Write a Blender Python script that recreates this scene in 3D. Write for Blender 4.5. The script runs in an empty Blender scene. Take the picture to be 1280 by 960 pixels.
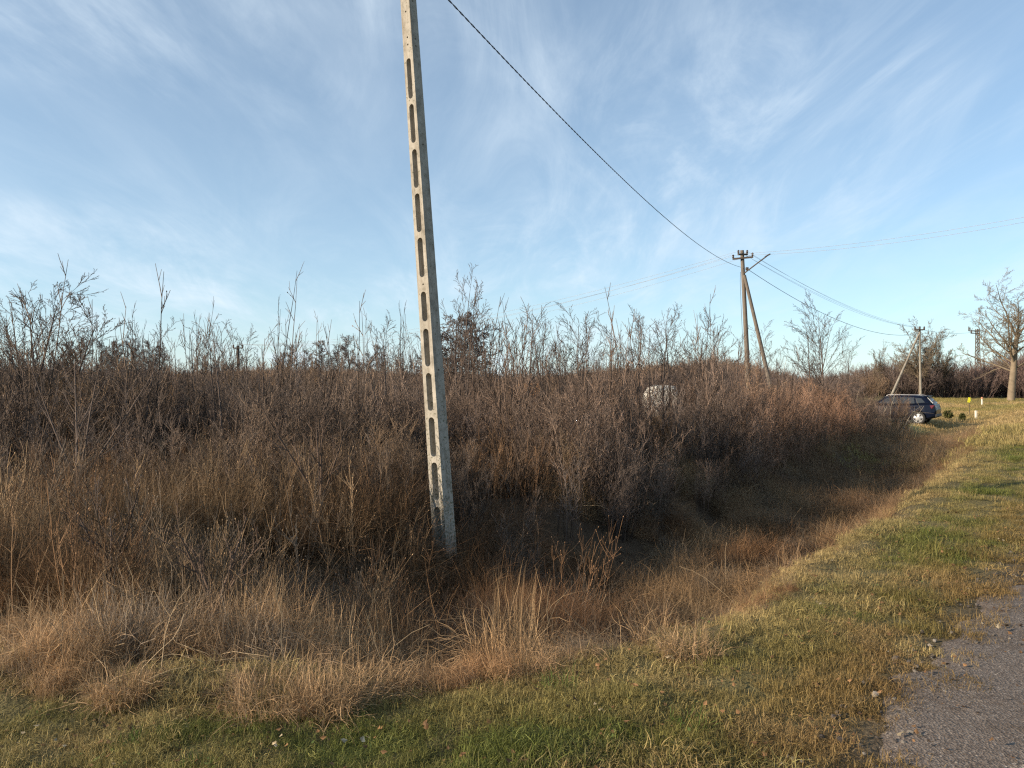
import bpy, bmesh, math, random
import numpy as np
from mathutils import Vector, Matrix, Euler

random.seed(7)
rng = np.random.default_rng(7)
scene = bpy.context.scene
col = scene.collection
R = math.radians

# ------------------------------------------------------------------ camera, sky, sun, exposure
CAM_H = 1.6
cam_d = bpy.data.cameras.new('camera')
cam = bpy.data.objects.new('camera', cam_d)
col.objects.link(cam)
cam.location = (0, 0, CAM_H)
cam.rotation_euler = (R(90), 0, 0)
cam_d.sensor_width = 36
cam_d.lens = 962 / 1280 * 36
cam_d.clip_start = 0.05
cam_d.clip_end = 4000
scene.camera = cam

SUN_EL = 18.5
SUN_AZ = Vector((-0.94, -0.36)).normalized()      # horizontal direction towards the sun

world = bpy.data.worlds.new('World')
scene.world = world
world.use_nodes = True
wn, wl = world.node_tree.nodes, world.node_tree.links
wn.clear()
w_out = wn.new('ShaderNodeOutputWorld')
w_bg = wn.new('ShaderNodeBackground')
w_bg.inputs['Strength'].default_value = 0.092
sky = wn.new('ShaderNodeTexSky')
sky.sky_type = 'NISHITA'
sky.sun_disc = False
sky.sun_elevation = R(SUN_EL)
sky.sun_rotation = math.atan2(SUN_AZ.x, SUN_AZ.y)
sky.altitude = 100
sky.air_density = 0.9
sky.dust_density = 0.35
sky.ozone_density = 2.6


def W(t, **kw):
    n = wn.new(t)
    for k, v in kw.items():
        setattr(n, k, v)
    return n


# thin cirrus: streaky noise on the plane of a high cloud layer
tc = W('ShaderNodeTexCoord')
sep = W('ShaderNodeSeparateXYZ')
wl.new(tc.outputs['Generated'], sep.inputs[0])
zc = W('ShaderNodeMath', operation='MAXIMUM'); zc.inputs[1].default_value = 0.0
wl.new(sep.outputs['Z'], zc.inputs[0])
za = W('ShaderNodeMath', operation='ADD'); za.inputs[1].default_value = 0.16
wl.new(zc.outputs[0], za.inputs[0])
dx = W('ShaderNodeMath', operation='DIVIDE'); wl.new(sep.outputs['X'], dx.inputs[0]); wl.new(za.outputs[0], dx.inputs[1])
dy = W('ShaderNodeMath', operation='DIVIDE'); wl.new(sep.outputs['Y'], dy.inputs[0]); wl.new(za.outputs[0], dy.inputs[1])
comb = W('ShaderNodeCombineXYZ'); wl.new(dx.outputs[0], comb.inputs[0]); wl.new(dy.outputs[0], comb.inputs[1])


def cirrus(rot, scale, sx, sy, lo, hi, det=7, dist=0.6, rough=0.55, off=(0, 0, 0)):
    m = W('ShaderNodeMapping')
    m.inputs['Rotation'].default_value = (0, 0, R(rot))
    m.inputs['Scale'].default_value = (sx, sy, 1)
    m.inputs['Location'].default_value = off
    wl.new(comb.outputs[0], m.inputs[0])
    n = W('ShaderNodeTexNoise')
    n.inputs['Scale'].default_value = scale
    n.inputs['Detail'].default_value = det
    n.inputs['Roughness'].default_value = rough
    n.inputs['Distortion'].default_value = dist
    wl.new(m.outputs[0], n.inputs['Vector'])
    r = W('ShaderNodeMapRange', interpolation_type='SMOOTHSTEP')
    r.inputs['From Min'].default_value = lo
    r.inputs['From Max'].default_value = hi
    wl.new(n.outputs['Fac'], r.inputs['Value'])
    return r.outputs['Result']


c1 = cirrus(58, 0.9, 3.0, 0.9, 0.38, 0.78, dist=1.3, rough=0.66)
c2 = cirrus(122, 0.8, 2.4, 1.0, 0.38, 0.80, dist=1.0, rough=0.62, off=(3.1, 1.7, 0))
c3 = cirrus(60, 0.6, 1.0, 1.0, 0.36, 0.66, det=4, off=(7.3, 2.2, 0))     # where the veil is thick or thin
s1 = W('ShaderNodeMath', operation='ADD'); wl.new(c1, s1.inputs[0]); wl.new(c2, s1.inputs[1])
s2 = W('ShaderNodeMath', operation='MULTIPLY_ADD')
wl.new(c3, s2.inputs[0]); s2.inputs[1].default_value = 0.85; s2.inputs[2].default_value = 0.22
s3 = W('ShaderNodeMath', operation='MULTIPLY'); wl.new(s1.outputs[0], s3.inputs[0]); wl.new(s2.outputs[0], s3.inputs[1])
s4 = W('ShaderNodeMath', operation='MULTIPLY', use_clamp=True); wl.new(s3.outputs[0], s4.inputs[0]); s4.inputs[1].default_value = 0.42
mixc = W('ShaderNodeMixRGB'); mixc.blend_type = 'MIX'
s5 = W('ShaderNodeMath', operation='MULTIPLY_ADD')        # an even thin veil under the streaks
wl.new(s4.outputs[0], s5.inputs[0]); s5.inputs[1].default_value = 0.8; s5.inputs[2].default_value = 0.10
pl = W('ShaderNodeMath', operation='DIVIDE')         # the veil is seen through a longer path low in the sky
pl.inputs[0].default_value = 0.065; wl.new(za.outputs[0], pl.inputs[1])
s6 = W('ShaderNodeMath', operation='ADD', use_clamp=True); wl.new(s5.outputs[0], s6.inputs[0]); wl.new(pl.outputs[0], s6.inputs[1])
wl.new(s6.outputs[0], mixc.inputs[0])
tintn = W('ShaderNodeMixRGB'); tintn.blend_type = 'MULTIPLY'; tintn.inputs[0].default_value = 1
tintn.inputs[2].default_value = (0.90, 1.07, 1.06, 1)       # the photograph's cool white balance
wl.new(sky.outputs[0], tintn.inputs[1])
wl.new(tintn.outputs[0], mixc.inputs[1])
mixc.inputs[2].default_value = (5.3, 6.1, 6.8, 1)
wl.new(mixc.outputs[0], w_bg.inputs[0])
wl.new(w_bg.outputs[0], w_out.inputs[0])

sun_d = bpy.data.lights.new('sun', 'SUN')
sun_d.energy = 5.0
sun_d.angle = R(0.55)
sun_d.color = (1.0, 0.83, 0.63)
sun = bpy.data.objects.new('sun', sun_d)
col.objects.link(sun)
ce = math.cos(R(SUN_EL))
travel = Vector((-SUN_AZ.x * ce, -SUN_AZ.y * ce, -math.sin(R(SUN_EL))))
sun.rotation_euler = travel.to_track_quat('-Z', 'Y').to_euler()
sun.location = (-30, -10, 20)

scene.view_settings.view_transform = 'Standard'
scene.view_settings.look = 'None'
scene.view_settings.exposure = 0.80
scene.view_settings.gamma = 1.0
scene.render.engine = 'CYCLES'
scene.cycles.max_bounces = 4
scene.cycles.use_denoising = False
scene.cycles.filter_width = 1.25
scene.cycles.transparent_max_bounces = 8

# ------------------------------------------------------------------ helpers
def fbm(x, y, scale=1.0, seed=0, octaves=4):
    x = np.asarray(x, float) * scale
    y = np.asarray(y, float) * scale
    out = np.zeros(np.broadcast(x, y).shape)
    amp, tot = 1.0, 0.0
    for o in range(octaves):
        xi, yi = np.floor(x), np.floor(y)
        fx, fy = x - xi, y - yi
        fx, fy = fx * fx * (3 - 2 * fx), fy * fy * (3 - 2 * fy)

        def h(a, b):
            v = np.sin(a * 127.1 + b * 311.7 + (seed + o * 17) * 74.7) * 43758.5453
            return v - np.floor(v)
        v = (h(xi, yi) * (1 - fx) + h(xi + 1, yi) * fx) * (1 - fy) + (h(xi, yi + 1) * (1 - fx) + h(xi + 1, yi + 1) * fx) * fy
        out += amp * v
        tot += amp
        amp *= 0.5
        x, y = x * 2.03 + 11.3, y * 2.03 + 5.7
    return out / tot


def sstep(a, b, v):
    t = np.clip((np.asarray(v, float) - a) / (b - a), 0, 1)
    return t * t * (3 - 2 * t)


EX, EY = 0.655, 0.7556          # direction of the road
RX, RY = 1.42, 3.2              # a point of its edge


def st(x, y):
    x = np.asarray(x, float); y = np.asarray(y, float)
    return (x - RX) * -EY + (y - RY) * EX, (x - RX) * EX + (y - RY) * EY


def edge(t):                    # where mown verge turns into tall dead grass
    return np.interp(t, [-30, -6, -2.2, -1.5, 0, 1.7, 9.4, 21, 40, 80], [9, 6.5, 4.4, 3.0, 1.85, 1.35, 1.8, 3.0, 5, 8])


def height(x, y, bumps=True):
    s, t = st(x, y)
    E = edge(t)
    lvl = np.interp(y, [0, 8, 15, 30, 42, 60, 78, 130], [-0.1, -0.2, -0.3, -0.5, -0.6, -0.35, 0.0, 0.2])
    k = sstep(E - 0.6, E + 3.5, s)
    base = np.where(s > 0, -0.03 * np.clip(s, 0, 2), 0.0)
    h = base * (1 - k) + lvl * k
    d = sstep(-1.6, 1.2, t) * (1 - 0.6 * sstep(16, 30, t)) * (1 - sstep(45, 60, t))
    prof = sstep(E - 0.15, E + 1.15, s) * (1 - sstep(E + 2.9, E + 4.8, s))
    h = h - 0.88 * d * prof
    far = sstep(30, 75, y)
    h = np.where(s < 0, 0.2 * far * sstep(0, -12, s) * 0 , h)
    if bumps:
        g = sstep(0.2, 1.2, s)
        h = h + g * ((fbm(x, y, 1.4, 3, 3) - 0.5) * 0.10 + g * (fbm(x, y, 3.6, 6, 2) - 0.5) * 0.065) + sstep(E - 0.5, E + 0.4, s) * (fbm(x, y, 1.1, 9, 3) - 0.45) * 0.24 * (1 - sstep(30, 60, y))
        h = h + 0.03 * sstep(-4.0, -6.0, s) * fbm(x, y, 0.8, 5, 2)
    return h


def P(px, py, d):               # a point of the place at depth d, from its bearing
    return Vector(((px - 640) / 962 * d, d, CAM_H + (480 - py) / 962 * d))


def ground_at(x, y):
    return float(height(np.array([x]), np.array([y]))[0])


def tag(o, label, cat, group=None):
    o['label'] = label
    o['category'] = cat
    if group:
        o['group'] = group
    return o


def empty(name, loc):
    o = bpy.data.objects.new(name, None)
    o.empty_display_size = 0.3
    o.location = loc
    col.objects.link(o)
    return o


def link(name, me, parent=None, loc=None):
    o = bpy.data.objects.new(name, me)
    col.objects.link(o)
    if parent is not None:
        o.parent = parent
    if loc is not None:
        o.location = loc
    return o


def np_mesh(name, verts, faces_flat, loop_n, mats, shade=None, smooth=False, mat_idx=None):
    """faces_flat: flat vertex indices; loop_n: vertices per face (constant or array)."""
    me = bpy.data.meshes.new(name)
    nv = len(verts)
    faces_flat = np.asarray(faces_flat, np.int32).ravel()
    if np.isscalar(loop_n):
        nf = len(faces_flat) // loop_n
        starts = np.arange(nf, dtype=np.int32) * loop_n
    else:
        nf = len(loop_n)
        starts = np.concatenate([[0], np.cumsum(loop_n)[:-1]]).astype(np.int32)
    me.vertices.add(nv)
    me.vertices.foreach_set('co', np.asarray(verts, np.float32).ravel())
    me.loops.add(len(faces_flat))
    me.loops.foreach_set('vertex_index', faces_flat)
    me.polygons.add(nf)
    me.polygons.foreach_set('loop_start', starts)
    if smooth:
        me.polygons.foreach_set('use_smooth', np.ones(nf, bool))
    if mat_idx is not None:
        me.polygons.foreach_set('material_index', np.asarray(mat_idx, np.int32))
    if shade is not None:
        a = me.attributes.new('shade', 'FLOAT', 'POINT')
        a.data.foreach_set('value', np.asarray(shade, np.float32))
    for m in (mats if isinstance(mats, (list, tuple)) else [mats]):
        me.materials.append(m)
    me.update(calc_edges=True)
    return me


class Tubes:
    """collects tapered tubes and small flat leaves/buds as one mesh"""
    def __init__(self):
        self.v, self.f, self.s, self.n = [], [], [], 0

    def tube(self, pts, rad, sides=3, shade=0.5, cap=False):
        pts = np.asarray(pts, float)
        k = len(pts)
        rad = np.broadcast_to(np.asarray(rad, float), (k,))
        tg = np.gradient(pts, axis=0)
        tg /= np.linalg.norm(tg, axis=1)[:, None] + 1e-9
        ref = np.array([0.31, 0.17, 0.93]) if abs(tg[0][2]) < 0.8 else np.array([0.93, 0.31, 0.17])
        u = np.cross(tg, ref)
        u /= np.linalg.norm(u, axis=1)[:, None] + 1e-9
        w = np.cross(tg, u)
        a = np.arange(sides) * 2 * math.pi / sides
        ring = pts[:, None, :] + rad[:, None, None] * (np.cos(a)[None, :, None] * u[:, None, :] + np.sin(a)[None, :, None] * w[:, None, :])
        self.v.append(ring.reshape(-1, 3))
        i = np.arange(k - 1)[:, None] * sides
        j = np.arange(sides)[None, :]
        j2 = (j + 1) % sides
        q = np.stack([i + j, i + j2, i + sides + j2, i + sides + j], -1).reshape(-1, 4) + self.n
        self.f.append(q)
        if cap and sides == 4:
            self.f.append(np.array([[0, 3, 2, 1], [0, 1, 2, 3]]) + np.array([[self.n], [self.n + (k - 1) * sides]]))
        self.s.append(np.full(k * sides, shade))
        self.n += k * sides

    def quad(self, a, b, c, d, shade=0.5):
        self.v.append(np.array([a, b, c, d], float))
        self.f.append(np.array([[0, 1, 2, 3]]) + self.n)
        self.s.append(np.full(4, shade))
        self.n += 4

    def bud(self, p, d, ln, wd, shade):
        p = np.asarray(p); d = np.asarray(d)
        s = np.cross(d, rng.normal(size=3)); s /= np.linalg.norm(s) + 1e-9
        self.quad(p, p + d * ln * 0.5 + s * wd, p + d * ln, p + d * ln * 0.5 - s * wd, shade)

    def mesh(self, name, mats, smooth=False):
        return np_mesh(name, np.concatenate(self.v), np.concatenate(self.f), 4, mats, np.concatenate(self.s), smooth)


# ------------------------------------------------------------------ materials
def new_mat(name):
    m = bpy.data.materials.new(name)
    m.use_nodes = True
    nt = m.node_tree
    nt.nodes.clear()
    out = nt.nodes.new('ShaderNodeOutputMaterial')
    return m, nt, out


def plant_mat(name, base, tint_by_instance=True, spread=0.55, transl=0.0, rough=0.9, hue=0.0, spec=0.15):
    """colour = base * instance tint * per-stem variation"""
    m, nt, out = new_mat(name)
    N, L = nt.nodes, nt.links
    b = N.new('ShaderNodeBsdfPrincipled')
    b.inputs['Roughness'].default_value = rough
    b.inputs['Specular IOR Level'].default_value = spec
    sh = N.new('ShaderNodeAttribute'); sh.attribute_name = 'shade'
    mr = N.new('ShaderNodeMapRange')
    mr.inputs['To Min'].default_value = 1 - spread
    mr.inputs['To Max'].default_value = 1 + spread
    L.new(sh.outputs['Fac'], mr.inputs['Value'])
    c = N.new('ShaderNodeMixRGB'); c.blend_type = 'MULTIPLY'; c.inputs[0].default_value = 1
    c.inputs[1].default_value = (*base, 1)
    if tint_by_instance:
        ti = N.new('ShaderNodeAttribute'); ti.attribute_name = 'tint'; ti.attribute_type = 'INSTANCER'
        L.new(ti.outputs['Color'], c.inputs[2])
    else:
        nz = N.new('ShaderNodeTexNoise'); nz.inputs['Scale'].default_value = 3.0
        g = N.new('ShaderNodeNewGeometry'); L.new(g.outputs['Position'], nz.inputs['Vector'])
        r2 = N.new('ShaderNodeMapRange'); r2.inputs['To Min'].default_value = 0.6; r2.inputs['To Max'].default_value = 1.4
        L.new(nz.outputs['Fac'], r2.inputs['Value'])
        L.new(r2.outputs[0], c.inputs[2])
    v = N.new('ShaderNodeVectorMath'); v.operation = 'SCALE'
    L.new(c.outputs[0], v.inputs[0]); L.new(mr.outputs[0], v.inputs['Scale'])
    L.new(v.outputs[0], b.inputs['Base Color'])
    if transl > 0:
        tr = N.new('ShaderNodeBsdfTranslucent'); L.new(v.outputs[0], tr.inputs[0])
        mx = N.new('ShaderNodeMixShader'); mx.inputs[0].default_value = transl
        L.new(b.outputs[0], mx.inputs[1]); L.new(tr.outputs[0], mx.inputs[2])
        L.new(mx.outputs[0], out.inputs[0])
    else:
        L.new(b.outputs[0], out.inputs[0])
    return m


def surf_mat(name, c1, c2, scale=20, rough=0.85, bump=0.2, detail=8, c3=None, metal=0.0, stretch=(1, 1, 1), spec=0.3, bump_dist=0.01):
    m, nt, out = new_mat(name)
    N, L = nt.nodes, nt.links
    b = N.new('ShaderNodeBsdfPrincipled')
    b.inputs['Roughness'].default_value = rough
    b.inputs['Metallic'].default_value = metal
    b.inputs['Specular IOR Level'].default_value = spec
    tcn = N.new('ShaderNodeTexCoord')
    mp = N.new('ShaderNodeMapping'); mp.inputs['Scale'].default_value = stretch
    L.new(tcn.outputs['Object'], mp.inputs[0])
    n = N.new('ShaderNodeTexNoise'); n.inputs['Scale'].default_value = scale; n.inputs['Detail'].default_value = detail
    n.inputs['Roughness'].default_value = 0.65
    L.new(mp.outputs[0], n.inputs['Vector'])
    r = N.new('ShaderNodeValToRGB')
    r.color_ramp.elements[0].position = 0.32; r.color_ramp.elements[0].color = (*c1, 1)
    r.color_ramp.elements[1].position = 0.68; r.color_ramp.elements[1].color = (*c2, 1)
    if c3:
        e = r.color_ramp.elements.new(0.5); e.color = (*c3, 1)
    L.new(n.outputs['Fac'], r.inputs[0])
    L.new(r.outputs[0], b.inputs['Base Color'])
    if bump:
        bp = N.new('ShaderNodeBump'); bp.inputs['Strength'].default_value = bump; bp.inputs['Distance'].default_value = bump_dist
        L.new(n.outputs['Fac'], bp.inputs['Height']); L.new(bp.outputs[0], b.inputs['Normal'])
    L.new(b.outputs[0], out.inputs[0])
    return m


def plain(name, c, rough=0.5, metal=0.0, coat=0.0, spec=0.5):
    m, nt, out = new_mat(name)
    b = nt.nodes.new('ShaderNodeBsdfPrincipled')
    b.inputs['Base Color'].default_value = (*c, 1)
    b.inputs['Roughness'].default_value = rough
    b.inputs['Metallic'].default_value = metal
    b.inputs['Coat Weight'].default_value = coat
    b.inputs['Specular IOR Level'].default_value = spec
    nt.links.new(b.outputs[0], out.inputs[0])
    return m


M_twig = plant_mat('twig_bark', (1, 1, 1), spread=0.7)
M_grass = plant_mat('grass_blade', (1, 1, 1), spread=0.5, transl=0.3, rough=0.6, spec=0.2)
M_straw = plant_mat('dry_blade', (1, 1, 1), spread=0.5, transl=0.25, rough=0.7, spec=0.2)
M_leaf = plant_mat('dead_leaf', (1, 1, 1), spread=0.5, transl=0.1)
M_bark = plant_mat('sapling_bark', (0.12, 0.085, 0.065), False, spread=0.35)
M_bark_dark = plant_mat('dark_bark', (0.10, 0.078, 0.066), False, spread=0.35)
M_bark_tan = plant_mat('oak_bark', (0.17, 0.135, 0.095), False, spread=0.35)
M_bark_far = plant_mat('far_bark', (0.10, 0.078, 0.068), False, spread=0.35)
M_pale = plant_mat('pale_dead_wood', (0.34, 0.29, 0.22), False, spread=0.3)
M_tuss = plant_mat('tussock_blade', (0.36, 0.24, 0.13), False, spread=0.55, transl=0.25, rough=0.6)
M_tuss2 = plant_mat('green_tussock_blade', (0.10, 0.15, 0.035), False, spread=0.5, transl=0.3, rough=0.6)
M_fir = plant_mat('fir_needle', (0.06, 0.065, 0.022), False, spread=0.5)

# ------------------------------------------------------------------ ground
def build_ground():
    rr = np.concatenate([[0.0], np.geomspace(0.5, 12, 210), np.geomspace(12.15, 60, 150), np.geomspace(62, 2500, 60)])
    th = np.concatenate([np.linspace(R(-50), R(50), 440), np.linspace(R(50), R(310), 120)[1:-1]])
    nr, nt_ = len(rr), len(th)
    Rr, T = np.meshgrid(rr, th, indexing='ij')
    X, Y = Rr * np.sin(T), Rr * np.cos(T)
    Z = height(X, Y)
    s, t = st(X, Y)
    inroad = (s < 0) & (s > -3.9)
    Z = np.where(inroad, Z - 0.05 * sstep(0, 0.15, np.minimum(-s, s + 3.9)), Z)
    Z = np.where(Rr > 130, 0.2 * (s > 0), Z)
    v = np.stack([X, Y, Z], -1).reshape(-1, 3)
    i = np.arange(nr - 1)[:, None] * nt_
    j = np.arange(nt_)[None, :]
    j2 = (j + 1) % nt_
    f = np.stack([i + j, i + nt_ + j, i + nt_ + j2, i + j2], -1).reshape(-1, 4)
    m, nt, out = new_mat('ground_soil')
    N, L = nt.nodes, nt.links
    b = N.new('ShaderNodeBsdfPrincipled'); b.inputs['Roughness'].default_value = 0.95; b.inputs['Specular IOR Level'].default_value = 0.1
    at = N.new('ShaderNodeAttribute'); at.attribute_name = 'zone'
    g = N.new('ShaderNodeNewGeometry')
    n1 = N.new('ShaderNodeTexNoise'); n1.inputs['Scale'].default_value = 2.2; n1.inputs['Detail'].default_value = 10; n1.inputs['Roughness'].default_value = 0.7
    n2 = N.new('ShaderNodeTexNoise'); n2.inputs['Scale'].default_value = 45; n2.inputs['Detail'].default_value = 6
    L.new(g.outputs['Position'], n1.inputs['Vector']); L.new(g.outputs['Position'], n2.inputs['Vector'])
    r1 = N.new('ShaderNodeMapRange'); r1.inputs['From Min'].default_value = 0.3; r1.inputs['From Max'].default_value = 0.7
    r1.inputs['To Min'].default_value = 0.62; r1.inputs['To Max'].default_value = 1.3
    L.new(n1.outputs['Fac'], r1.inputs['Value'])
    r2 = N.new('ShaderNodeMapRange'); r2.inputs['From Min'].default_value = 0.3; r2.inputs['From Max'].default_value = 0.7
    r2.inputs['To Min'].default_value = 0.6; r2.inputs['To Max'].default_value = 1.4
    L.new(n2.outputs['Fac'], r2.inputs['Value'])
    mm = N.new('ShaderNodeMath'); mm.operation = 'MULTIPLY'; L.new(r1.outputs[0], mm.inputs[0]); L.new(r2.outputs[0], mm.inputs[1])
    v1 = N.new('ShaderNodeVectorMath'); v1.operation = 'SCALE'
    L.new(at.outputs['Color'], v1.inputs[0]); L.new(mm.outputs[0], v1.inputs['Scale'])
    L.new(v1.outputs[0], b.inputs['Base Color'])
    bp = N.new('ShaderNodeBump'); bp.inputs['Strength'].default_value = 0.7; bp.inputs['Distance'].default_value = 0.03
    L.new(n2.outputs['Fac'], bp.inputs['Height']); L.new(bp.outputs[0], b.inputs['Normal'])
    L.new(b.outputs[0], out.inputs[0])
    me = np_mesh('ground', v, f, 4, m, smooth=True)
    # what the ground is made of, zone by zone: litter, mown turf, stubble field
    E = edge(t)
    lit = np.array([0.075, 0.052, 0.033]); turf = np.array([0.13, 0.11, 0.05]); field = np.array([0.30, 0.235, 0.11])
    far = sstep(24, 40, Y)[..., None] * sstep(10, 17, X)[..., None]
    k = sstep(E - 0.4, E + 0.4, s)[..., None]
    c = turf * (1 - k) + lit * k
    c = c * (1 - far) + field * far
    grn = sstep(0.5, 0.7, fbm(X, Y, 0.05, 31, 3))[..., None] * far
    c = c * (1 - 0.5 * grn) + np.array([0.16, 0.19, 0.06]) * 0.5 * grn
    rd = sstep(0.5, -0.1, s)[..., None]
    c = c * (1 - rd) + np.array([0.10, 0.075, 0.05]) * rd
    fl = sstep(-4, -5, s)[..., None]
    c = c * (1 - fl) + np.array([0.12, 0.12, 0.045]) * fl
    a = me.attributes.new('zone', 'FLOAT_COLOR', 'POINT')
    a.data.foreach_set('color', np.concatenate([c.reshape(-1, 3), np.ones((nr * nt_, 1))], 1).astype(np.float32).ravel())
    o = link('ground', me)
    o['kind'] = 'structure'


build_ground()


def build_road():
    ts = np.concatenate([np.linspace(-60, -6, 40), np.linspace(-5.9, 14, 260), np.linspace(14.3, 400, 200)])
    us = np.linspace(0, 1, 26)
    T, U = np.meshgrid(ts, us, indexing='ij')
    wob = (fbm(T, 0 * T, 1.3, 21, 4) - 0.5) * 0.55 + (fbm(T, 0 * T, 7.0, 22, 3) - 0.5) * 0.22
    wob2 = (fbm(T, 0 * T, 1.1, 25, 4) - 0.5) * 0.4
    S = (wob + 0.10) * (1 - U) + (-3.7 + wob2) * U
    X = RX - EY * S + EX * T
    Y = RY + EX * S + EY * T
    edge_drop = np.where((U == 0) | (U == 1), -0.06, 0.0)
    Z = 0.006 + 0.03 * np.sin(U * math.pi) + edge_drop + (fbm(X, Y, 0.9, 41, 3) - 0.5) * 0.025
    v = np.stack([X, Y, Z], -1).reshape(-1, 3)
    nr, nc = T.shape
    i = np.arange(nr - 1)[:, None] * nc
    j = np.arange(nc - 1)[None, :]
    f = np.stack([i + j, i + nc + j, i + nc + j + 1, i + j + 1], -1).reshape(-1, 4)[:, ::-1]
    m, nt, out = new_mat('old_asphalt')
    N, L = nt.nodes, nt.links
    b = N.new('ShaderNodeBsdfPrincipled'); b.inputs['Roughness'].default_value = 0.85; b.inputs['Specular IOR Level'].default_value = 0.25
    g = N.new('ShaderNodeNewGeometry')
    vo = N.new('ShaderNodeTexVoronoi'); vo.inputs['Scale'].default_value = 95
    n2 = N.new('ShaderNodeTexNoise'); n2.inputs['Scale'].default_value = 60; n2.inputs['Detail'].default_value = 6; n2.inputs['Roughness'].default_value = 0.75
    n3 = N.new('ShaderNodeTexNoise'); n3.inputs['Scale'].default_value = 1.6; n3.inputs['Detail'].default_value = 8; n3.inputs['Roughness'].default_value = 0.65
    n4 = N.new('ShaderNodeTexNoise'); n4.inputs['Scale'].default_value = 9; n4.inputs['Detail'].default_value = 6; n4.inputs['Roughness'].default_value = 0.7
    for n in (vo, n2, n3, n4):
        L.new(g.outputs['Position'], n.inputs['Vector'])
    ramp = N.new('ShaderNodeValToRGB')
    cr = ramp.color_ramp
    cr.elements[0].position = 0.0; cr.elements[0].color = (0.065, 0.050, 0.040, 1)
    cr.elements[1].position = 1.0; cr.elements[1].color = (0.36, 0.31, 0.26, 1)
    e = cr.elements.new(0.5); e.color = (0.145, 0.115, 0.092, 1)
    e = cr.elements.new(0.85); e.color = (0.20, 0.165, 0.135, 1)
    L.new(vo.outputs['Color'], ramp.inputs[0])
    mx = N.new('ShaderNodeMixRGB'); mx.blend_type = 'MULTIPLY'; mx.inputs[0].default_value = 1
    r2 = N.new('ShaderNodeMapRange'); r2.inputs['From Min'].default_value = 0.3; r2.inputs['From Max'].default_value = 0.7
    r2.inputs['To Min'].default_value = 0.6; r2.inputs['To Max'].default_value = 1.35
    L.new(n2.outputs['Fac'], r2.inputs['Value'])
    L.new(ramp.outputs[0], mx.inputs[1]); L.new(r2.outputs[0], mx.inputs[2])
    mud = N.new('ShaderNodeMixRGB'); mud.inputs[2].default_value = (0.085, 0.058, 0.038, 1)
    r3 = N.new('ShaderNodeMapRange'); r3.inputs['From Min'].default_value = 0.46; r3.inputs['From Max'].default_value = 0.60
    r3.inputs['To Max'].default_value = 0.75
    L.new(n3.outputs['Fac'], r3.inputs['Value'])
    r4 = N.new('ShaderNodeMapRange'); r4.inputs['From Min'].default_value = 0.42; r4.inputs['From Max'].default_value = 0.6
    L.new(n4.outputs['Fac'], r4.inputs['Value'])
    ml = N.new('ShaderNodeMath'); ml.operation = 'MULTIPLY'; L.new(r3.outputs[0], ml.inputs[0]); L.new(r4.outputs[0], ml.inputs[1])
    L.new(ml.outputs[0], mud.inputs[0]); L.new(mx.outputs[0], mud.inputs[1])
    L.new(mud.outputs[0], b.inputs['Base Color'])
    bp = N.new('ShaderNodeBump'); bp.inputs['Strength'].default_value = 0.8; bp.inputs['Distance'].default_value = 0.006
    L.new(vo.outputs['Distance'], bp.inputs['Height'])
    bp2 = N.new('ShaderNodeBump'); bp2.inputs['Strength'].default_value = 0.6; bp2.inputs['Distance'].default_value = 0.012
    L.new(n4.outputs['Fac'], bp2.inputs['Height']); L.new(bp.outputs[0], bp2.inputs['Normal'])
    L.new(bp2.outputs[0], b.inputs['Normal'])
    L.new(b.outputs[0], out.inputs[0])
    o = link('road', np_mesh('road', v, f, 4, m, smooth=True))
    o['kind'] = 'structure'


build_road()

# ------------------------------------------------------------------ plant prototypes
def blade(T, p, az, ln, wd, lean, droop, shade, segs=4, curl=0.0, kink=0.0):
    """one grass blade: a tapering ribbon that starts upright-ish and arches over"""
    d = np.array([math.cos(az), math.sin(az), 0.0])
    sd = np.array([-math.sin(az), math.cos(az), 0.0])
    a = lean
    q = np.array(p, float)
    L_, R_ = [], []
    tw = rng.uniform(-0.7, 0.7)
    for k in range(segs + 1):
        w = wd * (1 - (k / segs) ** 1.6) + wd * 0.08
        side = sd * math.cos(tw) + np.array([0, 0, 1]) * math.sin(tw)
        L_.append(q - side * w); R_.append(q + side * w)
        q = q + (d * math.sin(a) + np.array([0, 0, 1]) * math.cos(a)) * ln / segs
        a = min(max(a + droop / segs + (rng.normal() * kink if kink else 0), -0.3), 2.9)
        if kink:
            th = rng.normal() * kink * 1.3
            d = np.array([d[0] * math.cos(th) - d[1] * math.sin(th), d[0] * math.sin(th) + d[1] * math.cos(th), 0.0])
        sd = sd + d * curl / segs
        if q[2] < 0.004:
            q[2] = 0.004
            a = min(a, 1.55)
    k = segs + 1
    v = np.empty((2 * k, 3)); v[0::2] = L_; v[1::2] = R_
    T.v.append(v)
    i = np.arange(segs)[:, None] * 2
    T.f.append(np.concatenate([i, i + 1, i + 3, i + 2], 1) + T.n)
    T.s.append(np.full(2 * k, shade))
    T.n += 2 * k


def proto_collection(name, meshes):
    c = bpy.data.collections.new(name)
    for k, me in enumerate(meshes):
        o = bpy.data.objects.new('%s_%02d' % (name, k), me)
        c.objects.link(o)
    return c


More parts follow.
